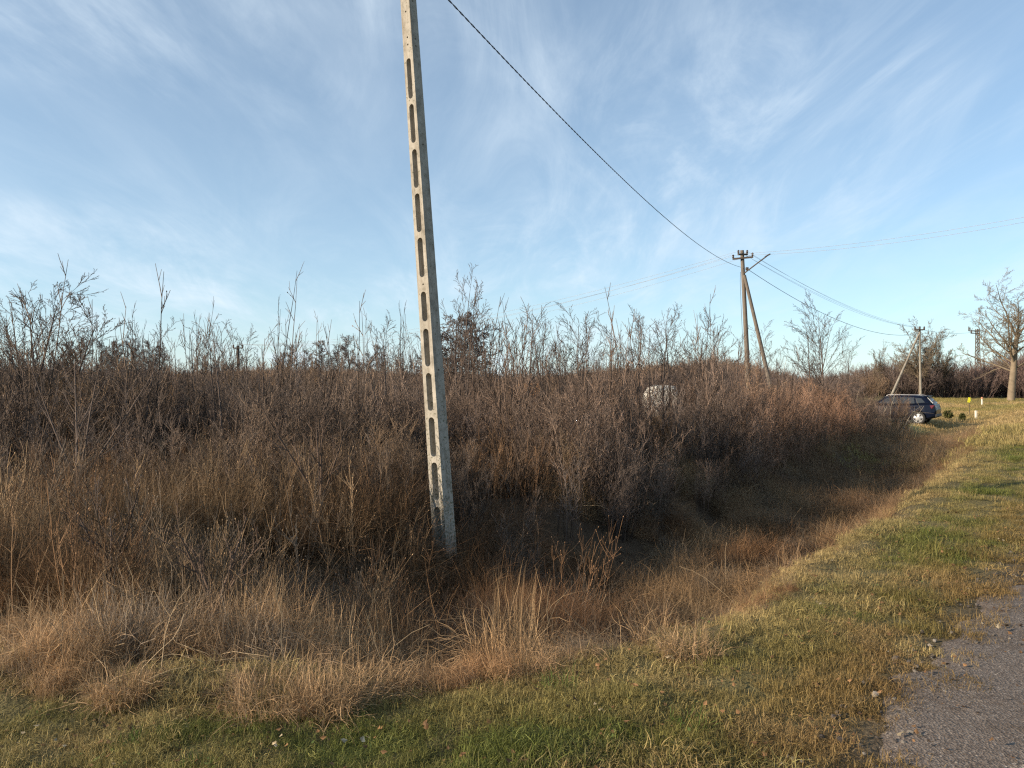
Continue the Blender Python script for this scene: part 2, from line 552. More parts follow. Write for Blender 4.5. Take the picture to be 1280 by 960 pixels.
def scatter_object(name, coll, pts, rot, scl, tint, idx, kind='stuff'):
    n = len(pts)
    me = bpy.data.meshes.new(name)
    me.vertices.add(n)
    me.vertices.foreach_set('co', np.asarray(pts, np.float32).ravel())
    for nm, tp, data, fld in (('rot', 'FLOAT_VECTOR', rot, 'vector'), ('scl', 'FLOAT_VECTOR', scl, 'vector')):
        a = me.attributes.new(nm, tp, 'POINT'); a.data.foreach_set(fld, np.asarray(data, np.float32).ravel())
    a = me.attributes.new('tint', 'FLOAT_COLOR', 'POINT')
    a.data.foreach_set('color', np.concatenate([tint, np.ones((n, 1))], 1).astype(np.float32).ravel())
    a = me.attributes.new('idx', 'INT', 'POINT'); a.data.foreach_set('value', np.asarray(idx, np.int32))
    o = link(name, me)
    o['kind'] = kind
    ng = bpy.data.node_groups.new(name + '_scatter', 'GeometryNodeTree')
    ng.interface.new_socket('Geometry', in_out='INPUT', socket_type='NodeSocketGeometry')
    ng.interface.new_socket('Geometry', in_out='OUTPUT', socket_type='NodeSocketGeometry')
    N, L = ng.nodes, ng.links
    gi, go = N.new('NodeGroupInput'), N.new('NodeGroupOutput')
    ci = N.new('GeometryNodeCollectionInfo')
    ci.inputs['Collection'].default_value = coll
    ci.inputs['Separate Children'].default_value = True
    ci.inputs['Reset Children'].default_value = True
    ip = N.new('GeometryNodeInstanceOnPoints')
    ip.inputs['Pick Instance'].default_value = True

    def attr(nm, tp):
        a = N.new('GeometryNodeInputNamedAttribute'); a.data_type = tp; a.inputs['Name'].default_value = nm
        return a.outputs['Attribute']
    L.new(gi.outputs[0], ip.inputs['Points'])
    L.new(ci.outputs[0], ip.inputs['Instance'])
    L.new(attr('idx', 'INT'), ip.inputs['Instance Index'])
    L.new(attr('rot', 'FLOAT_VECTOR'), ip.inputs['Rotation'])
    L.new(attr('scl', 'FLOAT_VECTOR'), ip.inputs['Scale'])
    L.new(ip.outputs[0], go.inputs[0])
    md = o.modifiers.new('scatter', 'NODES'); md.node_group = ng
    return o


def wander(p, d, ln, segs, wob, up=0.0):
    """polyline from p along d, wandering a little, pulled up by `up`"""
    pts = [np.array(p, float)]
    d = np.array(d, float); d /= np.linalg.norm(d)
    for _ in range(segs):
        d = d + rng.normal(size=3) * wob + np.array([0, 0, up])
        d /= np.linalg.norm(d)
        pts.append(pts[-1] + d * ln / segs)
    return np.array(pts), d


def side_dir(d, ang):
    a = np.cross(d, rng.normal(size=3)); a /= np.linalg.norm(a) + 1e-9
    return d * math.cos(ang) + a * math.sin(ang)


def make_shrub(nst, H, spread, twigs, sub, fine=1.0, base_r=0.3, bud=0.5):
    T = Tubes()
    for _ in range(nst):
        az = rng.uniform(0, 2 * math.pi); rr = base_r * math.sqrt(rng.uniform())
        p = (rr * math.cos(az), rr * math.sin(az), -0.03)
        az2 = az + rng.normal() * 0.7
        le = abs(rng.normal(0, spread))
        d = (math.sin(le) * math.cos(az2), math.sin(le) * math.sin(az2), math.cos(le))
        h = H * rng.uniform(0.6, 1.05)
        pts, dd = wander(p, d, h, 7, 0.05, 0.05)
        r0 = rng.uniform(0.007, 0.016) * fine
        sh = rng.uniform(0, 1)
        T.tube(pts, np.linspace(r0, 0.0026 * fine, 8), 3, sh * 0.7 - 0.2)
        for _ in range(twigs):
            f = rng.uniform(0.22, 0.97)
            k = min(int(f * 7), 6); q = pts[k] * (1 - (f * 7 - k)) + pts[k + 1] * (f * 7 - k)
            d0 = pts[k + 1] - pts[k]; d0 /= np.linalg.norm(d0)
            tl = h * rng.uniform(0.12, 0.34) * (1.15 - 0.6 * f)
            tp, td = wander(q, side_dir(d0, rng.uniform(0.32, 0.8)), tl, 3, 0.05, 0.08)
            sh2 = np.clip(sh * 0.5 + rng.uniform(0, 0.7), 0, 1)
            T.tube(tp, np.linspace(0.0050, 0.0024, 4) * fine, 3, sh2)
            for _ in range(sub):
                kk = rng.integers(0, 3); g = rng.uniform()
                q2 = tp[kk] * (1 - g) + tp[kk + 1] * g
                sp, sd = wander(q2, side_dir(td, rng.uniform(0.4, 0.85)), tl * rng.uniform(0.25, 0.6), 2, 0.06, 0.03)
                T.tube(sp, np.linspace(0.0034, 0.0019, 3) * fine, 3, min(1.1, sh2 + 0.3))
                if rng.uniform() < bud:
                    T.bud(sp[-1], sd, 0.024 * fine, 0.007 * fine, 1.7)
                    T.bud(sp[1], sd, 0.020 * fine, 0.006 * fine, 1.4)
    return T.mesh('brush_shoots', M_twig)


shrub_near = proto_collection('brush', [make_shrub(8, 2.2, 0.17, 10, 3) for _ in range(6)] + [make_shrub(3, 2.3, 0.12, 9, 2, 1.15, 0.25, 0.2) for _ in range(4)])
shrub_far = proto_collection('farbrush', [make_shrub(12, 2.3, 0.42, 11, 4, 1.7, 0.9, 0.1) for _ in range(4)])


def make_weed():        # dead upright forb: thin stem with a branched top
    T = Tubes()
    for _ in range(5):
        p = (rng.normal() * 0.12, rng.normal() * 0.12, 0)
        le = abs(rng.normal(0, 0.22)); az = rng.uniform(0, 6.28)
        h = rng.uniform(0.6, 1.1)
        pts, dd = wander(p, (math.sin(le) * math.cos(az), math.sin(le) * math.sin(az), math.cos(le)), h, 6, 0.07)
        sh = rng.uniform(0.2, 1)
        T.tube(pts, np.linspace(0.0032, 0.0014, 7), 3, sh)
        for _ in range(9):
            k = rng.integers(3, 6)
            tp, td = wander(pts[k], side_dir(dd, rng.uniform(0.3, 0.8)), rng.uniform(0.08, 0.25), 3, 0.15, 0.1)
            T.tube(tp, np.linspace(0.0018, 0.0009, 4), 3, sh)
            T.bud(tp[-1], td, 0.016, 0.004, min(1.0, sh + 0.2))
    return T.mesh('dead_weed', M_twig)


weeds = proto_collection('weed', [make_weed() for _ in range(4)])


def make_tall_grass(n, H, lean, droop, r=0.14, wd=0.0019, kink=0.22, comb=None):
    T = Tubes()
    for _ in range(n):
        az = rng.uniform(0, 6.28); rr = r * math.sqrt(rng.uniform())
        p = (rr * math.cos(az), rr * math.sin(az), 0)
        if comb is not None:
            az = comb
        blade(T, p, az + rng.normal() * (0.9 if comb is None else 0.45), H * rng.uniform(0.5, 1.1), wd * rng.uniform(0.5, 1.3), abs(rng.normal(0, lean)), droop * rng.uniform(0.3, 1.5), rng.uniform(), 6, rng.normal() * 0.6, kink)
    return T.mesh('dry_grass', M_straw)


tall = proto_collection('tallgrass', [make_tall_grass(130, 0.95, 0.25, 1.1) for _ in range(3)] + [make_tall_grass(130, 0.85, 0.45, 1.7) for _ in range(3)])
matted = proto_collection('mattedgrass', [make_tall_grass(150, 0.6, 0.35, 3.0, 0.22, wd=0.0022, kink=0.28, comb=0.0) for _ in range(3)] + [make_tall_grass(130, 0.6, 1.15, 0.7, 0.24, kink=0.45) for _ in range(3)])


def make_turf(n, H, r, wd=0.0021, lean=0.5):
    T = Tubes()
    for _ in range(n):
        az = rng.uniform(0, 6.28); rr = r * math.sqrt(rng.uniform()); a2 = rng.uniform(0, 6.28)
        blade(T, (rr * math.cos(a2), rr * math.sin(a2), -0.005), az, H * rng.uniform(0.4, 1.2), wd * rng.uniform(0.6, 1.3), abs(rng.normal(0, lean)), rng.uniform(0.2, 1.8), rng.uniform(), 3, 0.0, 0.25)
    return T.mesh('turf', M_grass)


turf = proto_collection('turf', [make_turf(170, 0.055, 0.12, 0.0014, 0.9) for _ in range(4)] + [make_turf(170, 0.070, 0.14, 0.0014, lean=1.3) for _ in range(3)])
turf_far = proto_collection('farturf', [make_turf(70, 0.16, 0.4, 0.006) for _ in range(3)])


def wedge(n, d0, d1, a0=-50, a1=42, power=1.0):
    """points in front of the camera, denser near by (pdf ~ 1/d**power per area)"""
    u = rng.uniform(size=n)
    e = 2 - power
    d = (d0 ** e + u * (d1 ** e - d0 ** e)) ** (1 / e)
    a = R(1) * rng.uniform(a0, a1, size=n)
    return d * np.sin(a), d * np.cos(a)


def finish(x, y, smin, smax, tilt, tint, nproto, z_off=0.0, stretch=None):
    n = len(x)
    z = height(x, y) + z_off
    pts = np.stack([x, y, z], 1)
    rot = np.stack([rng.normal(0, tilt, n), rng.normal(0, tilt, n), rng.uniform(0, 6.28, n)], 1)
    s = rng.uniform(smin, smax, n) if np.isscalar(smin) and np.isscalar(smax) else smin + (smax - smin) * rng.uniform(size=n)
    scl = np.stack([s, s, s], 1)
    if stretch is not None:
        scl[:, 2] *= stretch
    idx = rng.integers(0, nproto, n)
    return pts, rot, scl, tint, idx


def mix(a, b, k):
    k = np.asarray(k)[:, None]
    return np.asarray(a) * (1 - k) + np.asarray(b) * k


GREEN = np.array([0.125, 0.140, 0.034]); OLIVE = np.array([0.24, 0.20, 0.070]); TAN = np.array([0.40, 0.29, 0.135]); BROWN = np.array([0.15, 0.088, 0.042])

# ---- mown verge
x, y = wedge(34000, 2.6, 34, -50, 46, 1.35)
s, t = st(x, y)
E = edge(t)
keep = (s > 0.08 - 0.36 * sstep(0.40, 0.75, fbm(x, y, 3.5, 66, 3)) - 0.1 * rng.uniform(size=len(x))) & (s < E + 0.55 * fbm(x, y, 1.2, 2, 3) + 0.2 + 0.5 * sstep(2, 5, t))
keep &= rng.uniform(size=len(x)) < (0.35 + 0.65 * sstep(0.0, 0.35, s))
bare = fbm(x, y, 3.2, 61, 4)
keep &= (bare < 0.54) | (rng.uniform(size=len(x)) < 0.35)
x, y, s, t, E = x[keep], y[keep], s[keep], t[keep], E[keep]
n1 = fbm(x, y, 0.7, 51, 4); n2 = fbm(x, y, 2.6, 52, 3)
tint = mix(OLIVE, GREEN, sstep(0.42, 0.58, n1 + 0.05 * sstep(1.5, -1.5, t)))
tint = tint * (1 - (0.6 * sstep(0.52, 0.68, n2))[:, None]) + TAN * (0.6 * sstep(0.52, 0.68, n2))[:, None]
kb = sstep(1.1, 0.1, s) * 0.75 * sstep(0.3, 0.6, fbm(x, y, 2.0, 53, 3) + 0.12)
tint = tint * (1 - kb[:, None]) + np.array([0.24, 0.145, 0.06]) * kb[:, None]
kt = sstep(E - 0.7, E + 0.1, s) * 0.7
tint = tint * (1 - kt[:, None]) + TAN * kt[:, None]
tint *= rng.uniform(0.75, 1.25, (len(x), 1))
print('verge', len(x))
d = np.hypot(x, y)
sc = 0.75 + 0.35 * np.clip(d / 12, 0, 2) + 0.5 * sstep(0.55, 0.75, n1)
scatter_object('verge_grass', turf, *finish(x, y, sc * 0.7, sc * 1.3, 0.15, tint, 7, 0, 0.35 + 1.2 * fbm(x, y, 2.6, 55, 3)))

# ---- grass of the far field
x, y = wedge(9000, 24, 95, 10, 44, 1.2)
s, t = st(x, y)
px = 640 + 962 * x / y
keep = (s > 0) & ((px > 1150) | (y < 26))
x, y = x[keep], y[keep]
n1 = fbm(x, y, 0.12, 71, 3)
tint = mix(TAN * 1.0, OLIVE * 1.1, sstep(0.4, 0.65, n1)) * rng.uniform(0.7, 1.2, (len(x), 1))
scatter_object('field_grass', turf_far, *finish(x, y, 0.7, 1.5, 0.1, tint, 3))

# ---- tall and matted dead grass
STRAW = np.array([0.36, 0.235, 0.125]); RUST = np.array([0.24, 0.135, 0.068]); GREY = np.array([0.17, 0.135, 0.10])


def straw_tint(x, y):
    a = fbm(x, y, 0.9, 81, 3); b = fbm(x, y, 2.5, 82, 3)
    t_ = mix(STRAW, RUST, sstep(0.38, 0.62, a))
    t_ = mix2(t_, GREY, sstep(0.5, 0.7, b))
    return t_ * rng.uniform(0.65, 1.3, (len(x), 1))


def mix2(a, b, k):
    return a * (1 - k[:, None]) + np.asarray(b) * k[:, None]


x, y = wedge(27000, 3.2, 42, -52, 44, 1.3)
s, t = st(x, y)
E = edge(t)
keep = (s > E - 0.15 + 0.45 * sstep(2, 5, t) + 0.5 * (fbm(x, y, 1.5, 4, 3) - 0.4)) & (s < 11 + 0.3 * np.clip(t, 0, 60))
keep &= ~((y > 28) & (640 + 962 * x / y > 1140) & (s > E + 1.5))
x, y, s, t, E = x[keep], y[keep], s[keep], t[keep], E[keep]
mt = straw_tint(x, y)
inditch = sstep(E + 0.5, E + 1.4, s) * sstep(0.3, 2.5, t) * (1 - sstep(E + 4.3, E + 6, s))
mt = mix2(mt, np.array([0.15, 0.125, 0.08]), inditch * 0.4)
thin = fbm(x, y, 1.15, 91, 3)
kk = (thin > 0.42) | (rng.uniform(size=len(x)) < 0.35) | (t > 6)
x, y, s, t, E, mt, inditch = x[kk], y[kk], s[kk], t[kk], E[kk], mt[kk], inditch[kk]
mt = mt * (1 + 0.35 * (1 - sstep(E + 1.2, E + 2.4, s)) * (1 - sstep(0, 2, t)))[:, None]      # straw tint raised along the left front edge
print('matted', len(x))
dd = np.hypot(x, y)
clump = fbm(x, y, 1.15, 91, 3)
sc = (0.20 + 0.85 * sstep(0.44, 0.66, clump)) * (1 + 0.4 * sstep(10, 30, dd)) * (0.42 + 0.58 * sstep(E + 0.1, E + 1.4, s) * (1 - 0.4 * sstep(0.5, 2.5, t)))
sc = sc * (1 - 0.35 * sstep(-0.5, 1, t) * (1 - sstep(5, 7, t))) * (1 + 0.25 * inditch) * (1 - 0.2 * sstep(4, 8, t) * (1 - sstep(E + 0.5, E + 1.5, s)))
mt = mix2(mt, np.array([0.36, 0.255, 0.135]), 0.5 * sstep(3, 8, t) * (1 - sstep(E + 0.5, E + 1.5, s)))
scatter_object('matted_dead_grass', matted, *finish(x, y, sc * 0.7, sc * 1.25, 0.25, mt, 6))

x, y = wedge(15000, 4.2, 40, -52, 40, 1.3)
s, t = st(x, y)
E = edge(t)
cl = fbm(x, y, 0.8, 95, 3)
left = 1 - sstep(2.8, 4.0, t)
lo = E + 2.35 - 0.9 * cl
in_left = (left > 0.5) & (s > lo) & (cl > 0.44)
in_right = (left <= 0.5) & (s > E + 4.9) & (cl > 0.46)
bank = ((t > 7) & (s > E + 0.2) & (s < E + 1.2) & (cl > 0.62)) | ((t > 8) & (s > E + 2.6) & (s < E + 5.5) & (cl > 0.36))
keep = (in_left | in_right | bank) & (s < 14 + 0.3 * np.clip(t, 0, 60))
keep &= ~((y > 28) & (640 + 962 * x / y > 1100))
x, y, s, t, E, cl, bank = (a[keep] for a in (x, y, s, t, E, cl, bank))
tt = straw_tint(x, y)
print('tall', len(x))
dd = np.hypot(x, y)
grow = sstep(E + 0.5, E + 3.5, s)
sc = (0.34 + 0.52 * grow) * (0.6 + 0.8 * cl)
sc = np.where(bank, 0.22 + 0.25 * cl, sc)
pxt = 640 + 962 * x / y
sc *= 1 - 0.62 * (np.abs(pxt - 556) < 24)            # trodden gap in front of the pole foot
sc = np.where((pxt > 650) & (t < 6), sc * 0.5, sc)
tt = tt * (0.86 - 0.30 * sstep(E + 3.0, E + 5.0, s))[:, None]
sc *= 1 - 0.45 * ((pxt > 40) & (pxt < 330) & (np.hypot(x, y) < 6.4))
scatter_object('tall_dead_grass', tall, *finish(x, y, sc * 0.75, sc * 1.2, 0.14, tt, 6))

# taller dense clumps on either side of the pole foot, then lodged straw filling the ditch
x = np.concatenate([rng.uniform(-1.9, -0.68, 120), rng.uniform(-0.36, 0.60, 120)])
y = np.concatenate([rng.uniform(5.5, 6.9, 120), rng.uniform(5.7, 7.5, 120)])
tt = straw_tint(x, y) * np.array([0.80, 0.74, 0.72])
scatter_object('pole_foot_grass', tall, *finish(x, y, 0.66, 1.06, 0.16, tt, 6))
x, y = wedge(9000, 5.5, 36, -2, 34, 1.3)
s, t = st(x, y)
E = edge(t)
cl = fbm(x, y, 0.9, 171, 3)
keep = (s > E + 0.7) & (s < E + 5.8) & (t > 1.2) & (cl > 0.42 + 0.10 * (t < 6))
x, y, cl = x[keep], y[keep], cl[keep]
print('ditch straw', len(x))
scatter_object('lodged_ditch_straw', matted, *finish(x, y, 0.30 + 0.5 * cl, 0.4 + 1.1 * cl, 0.5, straw_tint(x, y) * 0.85, 6))

x, y = wedge(5200, 5.2, 30, -52, 36, 1.1)
s, t = st(x, y)
E = edge(t)
keep = (s > E + 1.9) & (np.abs(640 + 962 * x / y - 556) > 26) & ((t < 3.6) | (s > E + 4.3)) & (fbm(x, y, 0.7, 96, 3) > 0.4)
x, y = x[keep], y[keep]
tt = straw_tint(x, y) * np.array([0.55, 0.58, 0.64])
print('weeds', len(x))
scatter_object('dead_weeds', weeds, *finish(x, y, 0.6, 1.25, 0.12, tt, 4))

# ---- the thicket
def front(px):
    return np.interp(px, [-1500, -400, 0, 300, 480, 560, 640, 740, 780, 870, 940, 1000, 1060, 1136], [12, 10.5, 9.4, 8.8, 9.2, 9.6, 9.2, 9.8, 11.2, 13.5, 16.5, 19.5, 26, 33.5])


def thicket_end(px):
    return np.interp(px, [-1500, 600, 1000, 1058, 1064, 1136, 1140], [46, 48, 50, 50, 41.5, 37.5, 20])


x, y = wedge(8200, 8.5, 48, -60, 30, 1.1)
px = 640 + 962 * x / np.maximum(y, 0.5)
dd = np.hypot(x, y)
gapn = fbm(x, y, 0.35, 101, 3)
keep = (y > front(px) + 1.2 * (gapn - 0.5)) & (y < thicket_end(px)) & (px > -1400)
keep &= rng.uniform(size=len(x)) < 0.12 + 0.95 * sstep(0.34, 0.55, gapn)
keep &= ~((y > 15.5) & (((px > 628) & (px < 702)) | ((px > 792) & (px < 862))) & (rng.uniform(size=len(x)) < 0.82))
x, y, px, dd = x[keep], y[keep], px[keep], dd[keep]
print('thicket', len(x))
a = fbm(x, y, 0.16, 111, 3); b = fbm(x, y, 0.5, 112, 3)
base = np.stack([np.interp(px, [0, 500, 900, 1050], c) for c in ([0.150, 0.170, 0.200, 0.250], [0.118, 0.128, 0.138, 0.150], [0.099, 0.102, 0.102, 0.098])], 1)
tint = mix2(base, np.array([0.24, 0.155, 0.075]), 0.55 * sstep(0.56, 0.72, a))
tint = mix2(tint, np.array([0.085, 0.072, 0.065]), 0.75 * sstep(0.46, 0.64, b)) * rng.uniform(0.5, 1.45, (len(x), 1))
hgt = np.interp(px, [-800, 0, 300, 600, 800, 950, 1060, 1100, 1120], [1.18, 0.92, 0.84, 0.66, 0.60, 0.74, 0.82, 0.80, 0.62]) * (0.52 + 0.96 * fbm(x, y, 0.45, 113, 4))
hgt *= 1 + 0.12 * sstep(25, 45, y) * (px < 600)
fr = sstep(0, 2.5, y - front(px))
hgt *= 0.62 + 0.38 * fr
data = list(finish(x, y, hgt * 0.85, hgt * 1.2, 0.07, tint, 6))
tallest = (rng.uniform(size=len(x)) < 0.17) & (y > front(px) + 2.5) & (px < 1000)
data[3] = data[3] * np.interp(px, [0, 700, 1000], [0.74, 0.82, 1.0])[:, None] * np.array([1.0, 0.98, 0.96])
data[4] = np.where(tallest, 6 + rng.integers(0, 4, len(x)), data[4])       # thin taller shoots standing out of the mass
grow_ = np.where(tallest, np.minimum(rng.uniform(1.2, 2.1, len(x)), 1.0 + 0.05 * y) * np.interp(px, [0, 600, 900, 1000], [0.95, 1.15, 1.1, 0.9]), 1.0)
data[2] = data[2] * np.stack([np.sqrt(grow_), np.sqrt(grow_), grow_], 1)
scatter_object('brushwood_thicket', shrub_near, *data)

# ---- farther brush, up to the horizon
x, y = wedge(3800, 48, 125, -48, 42, 0.6)
px = 640 + 962 * x / y
dd = y
keep = np.where(px > 1060, (y > 84) & (y < 112), True)
keep &= ~((px > 1040) & (px <= 1060) & (y < 60))
keep &= ~((y < 56) & (((px > 620) & (px < 710)) | ((px > 785) & (px < 870))))
x, y, px = x[keep], y[keep], px[keep]
print('far', len(x))
topy = np.interp(px, [-600, 0, 200, 350, 420, 600, 700, 850, 920, 1000, 1060, 1100, 1160, 1210, 1240, 1300], [470, 466, 470, 466, 468, 472, 472, 458, 458, 476, 470, 458, 456, 464, 450, 446])
gz = height(x, y)
target = (CAM_H + (480 - topy) / 962 * y - gz) * (0.95 + 0.35 * fbm(x, y, 0.12, 121, 3))
sc = np.clip(target / 2.35, 0.5, 3.2)
tint = mix(np.array([0.105, 0.08, 0.07]), np.array([0.18, 0.125, 0.085]), sstep(0.4, 0.65, fbm(x, y, 0.06, 122, 3))) * rng.uniform(0.7, 1.25, (len(x), 1))
tint = mix2(tint, np.array([0.145, 0.095, 0.08]), 0.5 * sstep(1180, 1230, px))
scatter_object('far_brushwood', shrub_far, *finish(x, y, sc * 0.85, sc * 1.1, 0.05, tint, 4))

# ---- fallen leaves and bits of straw lying on the verge
def make_leaf():
    T = Tubes()
    for _ in range(3):
        p = rng.normal(size=3) * np.array([0.06, 0.06, 0]); p[2] = 0.02
        a = rng.uniform(0, 6.28); L_ = rng.uniform(0.02, 0.035); w = L_ * 0.35
        d_ = np.array([math.cos(a), math.sin(a), rng.uniform(-0.1, 0.5)]); s_ = np.array([-math.sin(a), math.cos(a), rng.uniform(-0.4, 0.4)])
        m_ = p + d_ * L_ * 0.5 - np.array([0, 0, 0.004])
        T.quad(p, m_ + s_ * w, p + d_ * L_, m_, rng.uniform()); T.quad(p, m_, p + d_ * L_, m_ - s_ * w, rng.uniform())
    return T.mesh('leaf_litter', M_leaf)


leaves = proto_collection('litter', [make_leaf() for _ in range(4)])
x, y = wedge(2600, 2.6, 12, -48, 44, 1.0)
s, t = st(x, y)
keep = (s > -0.9) & (s < edge(t) + 1) & (rng.uniform(size=len(x)) < 0.35 + 0.6 * (s > 0))
x, y = x[keep], y[keep]
tint = np.where(rng.uniform(size=(len(x), 1)) < 0.06, np.array([[0.36, 0.29, 0.19]]), np.array([[0.17, 0.095, 0.045]])) * rng.uniform(0.6, 1.3, (len(x), 1))
scatter_object('fallen_leaves', leaves, *finish(x, y, 0.6, 1.3, 0.2, tint, 4, 0.012))


x, y = wedge(1500, 2.6, 12, -48, 44, 1.0)
s, t = st(x, y)
keep = (s > 0.1) & (s < edge(t)) & (fbm(x, y, 1.6, 161, 3) > 0.5)
x, y = x[keep], y[keep]
scatter_object('broadleaf_weeds', leaves, *finish(x, y, 0.4, 0.9, 0.3, np.array([[0.07, 0.10, 0.03]]) * rng.uniform(0.6, 1.4, (len(x), 1)), 4, 0.012))


def make_stones():
    out = []
    for _ in range(3):
        bm = bmesh.new()
        bmesh.ops.create_icosphere(bm, subdivisions=1, radius=0.012)
        for v in bm.verts:
            v.co = Vector((v.co.x * rng.uniform(0.7, 1.3), v.co.y * rng.uniform(0.7, 1.3), v.co.z * rng.uniform(0.5, 0.9)))
        me = bpy.data.meshes.new('grit'); bm.to_mesh(me); bm.free()
        me.materials.append(M_leaf)
        a = me.attributes.new('shade', 'FLOAT', 'POINT'); a.data.foreach_set('value', np.full(len(me.vertices), 0.5, np.float32))
        out.append(me)
    return out


x, y = wedge(5000, 2.4, 12, 0, 50, 1.0)
s, t = st(x, y)
keep = (s > -3.8) & (s < 0.25) & (rng.uniform(size=len(x)) < 0.25 + 0.75 * sstep(-0.8, 0, s))
x, y, s = x[keep], y[keep], s[keep]
tint = mix(np.array([0.13, 0.11, 0.095]), np.array([0.42, 0.38, 0.33]), rng.uniform(size=len(x)) ** 3)
gp = finish(x, y, 0.25, 0.8 + 1.3 * sstep(-0.7, 0, s) * rng.uniform(size=len(x)) ** 2, 0.3, tint * np.where(s > -0.5, 0.6, 1.0)[:, None], 3)
gp[0][:, 2] = 0.03 * np.sin(np.clip(-s / 3.7, 0, 1) * math.pi) + 0.008
scatter_object('road_grit', proto_collection('grit', make_stones()), *gp)

# ------------------------------------------------------------------ trees
def grow(Tk, Tc, p, d, ln, r, lvl, P_):
    """recursive limb; the first P_['trunk_levels'] levels go to the trunk mesh, the rest to the crown"""
    segs = P_['segs'][lvl]
    pts, dd = wander(p, d, ln, segs, P_['wob'][lvl], P_['up'][lvl])
    r1 = r * P_['taper'][lvl]
    (Tk if lvl < P_['trunk_levels'] else Tc).tube(pts, np.linspace(r, max(r1, P_['rmin']), segs + 1), 6 if lvl == 0 else (4 if lvl == 1 and r > 0.02 else 3), rng.uniform(0.1, 0.9))
    if lvl + 1 >= len(P_['n']) + 1 or lvl >= len(P_['n']):
        if P_.get('bud') and rng.uniform() < P_['bud']:
            Tc.bud(pts[-1], dd, P_['budsize'], P_['budsize'] * 0.35, 1.0)
            Tc.bud(pts[1], side_dir(dd, 0.8), P_['budsize'], P_['budsize'] * 0.35, 0.6)
        return
    n = P_['n'][lvl]
    f0 = P_['start'][lvl]
    for k in range(n):
        f = f0 + (1 - f0) * (k + rng.uniform(0.1, 0.9)) / n
        f = min(f, 0.995)
        i = min(int(f * segs), segs - 1); g = f * segs - i
        q = pts[i] * (1 - g) + pts[i + 1] * g
        d0 = pts[i + 1] - pts[i]; d0 = d0 / np.linalg.norm(d0)
        cl = ln * P_['len'][lvl] * rng.uniform(0.7, 1.2) * (1 - P_['lenfall'][lvl] * f)
        rr = max((r * (1 - f) + r1 * f) * P_['rad'][lvl], P_['rmin'])
        grow(Tk, Tc, q, side_dir(d0, rng.uniform(*P_['ang'][lvl])), cl, rr, lvl + 1, P_)


SAPLING = dict(segs=[9, 5, 3, 2], wob=[0.02, 0.025, 0.03, 0.03], up=[0.02, 0.02, 0.015, 0.01], taper=[0.14, 0.25, 0.4, 0.5], rmin=0.0036, trunk_levels=1,
               n=[17, 7, 3], start=[0.25, 0.15, 0.2], len=[0.42, 0.42, 0.45], lenfall=[0.55, 0.4, 0.3], rad=[0.42, 0.55, 0.7], ang=[(0.35, 0.75), (0.35, 0.7), (0.35, 0.8)],
               bud=0.0, budsize=0.02)
WHIP = dict(SAPLING, rmin=0.004, n=[12, 4], segs=[8, 4, 2], len=[0.34, 0.4], start=[0.3, 0.2], ang=[(0.35, 0.7), (0.4, 0.8)], budsize=0.02, bud=0.0)
YOUNG = dict(segs=[9, 6, 4, 3, 2], wob=[0.025, 0.03, 0.03, 0.04, 0.05], up=[0.02, 0.015, 0.01, 0.01, 0.01], taper=[0.05, 0.3, 0.35, 0.4, 0.5], rmin=0.0042, trunk_levels=1,
             n=[13, 7, 5, 2], start=[0.25, 0.15, 0.15, 0.2], len=[0.48, 0.45, 0.42, 0.45], lenfall=[0.6, 0.4, 0.4, 0.3], rad=[0.42, 0.5, 0.6, 0.7],
             ang=[(0.4, 0.8), (0.35, 0.7), (0.35, 0.7), (0.35, 0.7)])
OAK = dict(segs=[7, 8, 6, 4, 3], wob=[0.03, 0.09, 0.13, 0.16, 0.18], up=[0.02, 0.05, 0.04, 0.02, 0.02], taper=[0.5, 0.25, 0.3, 0.35, 0.5], rmin=0.016, trunk_levels=2,
           n=[17, 10, 8, 5], start=[0.36, 0.15, 0.12, 0.1], len=[0.80, 0.42, 0.42, 0.45], lenfall=[0.15, 0.35, 0.35, 0.3], rad=[0.42, 0.5, 0.5, 0.6],
           ang=[(0.25, 1.25), (0.45, 0.95), (0.4, 1.0), (0.4, 1.0)])
ALDER = dict(segs=[10, 5, 4, 3], wob=[0.025, 0.08, 0.14, 0.16], up=[0.02, 0.03, 0.02, 0.02], taper=[0.15, 0.3, 0.4, 0.5], rmin=0.018, trunk_levels=1,
             n=[44, 9, 6], start=[0.12, 0.1, 0.1], len=[0.36, 0.42, 0.5], lenfall=[0.55, 0.3, 0.3], rad=[0.35, 0.55, 0.65], ang=[(0.7, 1.2), (0.5, 1.0), (0.5, 1.1)],
             bud=0.5, budsize=0.07)


tree_seed = [100]


def tree_meshes(P_, H, r, mat, lean=0.0, stems=1, spread=0.35):
    global rng
    tree_seed[0] += 1
    rng = np.random.default_rng(tree_seed[0])
    Tk, Tc = Tubes(), Tubes()
    for k in range(stems):
        az = 6.28 * k / stems + rng.uniform(0, 1)
        a = spread * rng.uniform(0.5, 1) if stems > 1 else lean
        h = H * (1 if k == 0 else rng.uniform(0.7, 0.95))
        grow(Tk, Tc, (0.03 * math.cos(az) * stems, 0.03 * math.sin(az) * stems, -0.08), (math.sin(a) * math.cos(az), math.sin(a) * math.sin(az), math.cos(a)), h, r, 0, P_)
    zmax = max(v[:, 2].max() for v in Tk.v + Tc.v)
    k = H / zmax
    Tk.v = [v * k for v in Tk.v]; Tc.v = [v * k for v in Tc.v]
    return Tk.mesh('trunk', mat), Tc.mesh('crown', mat)


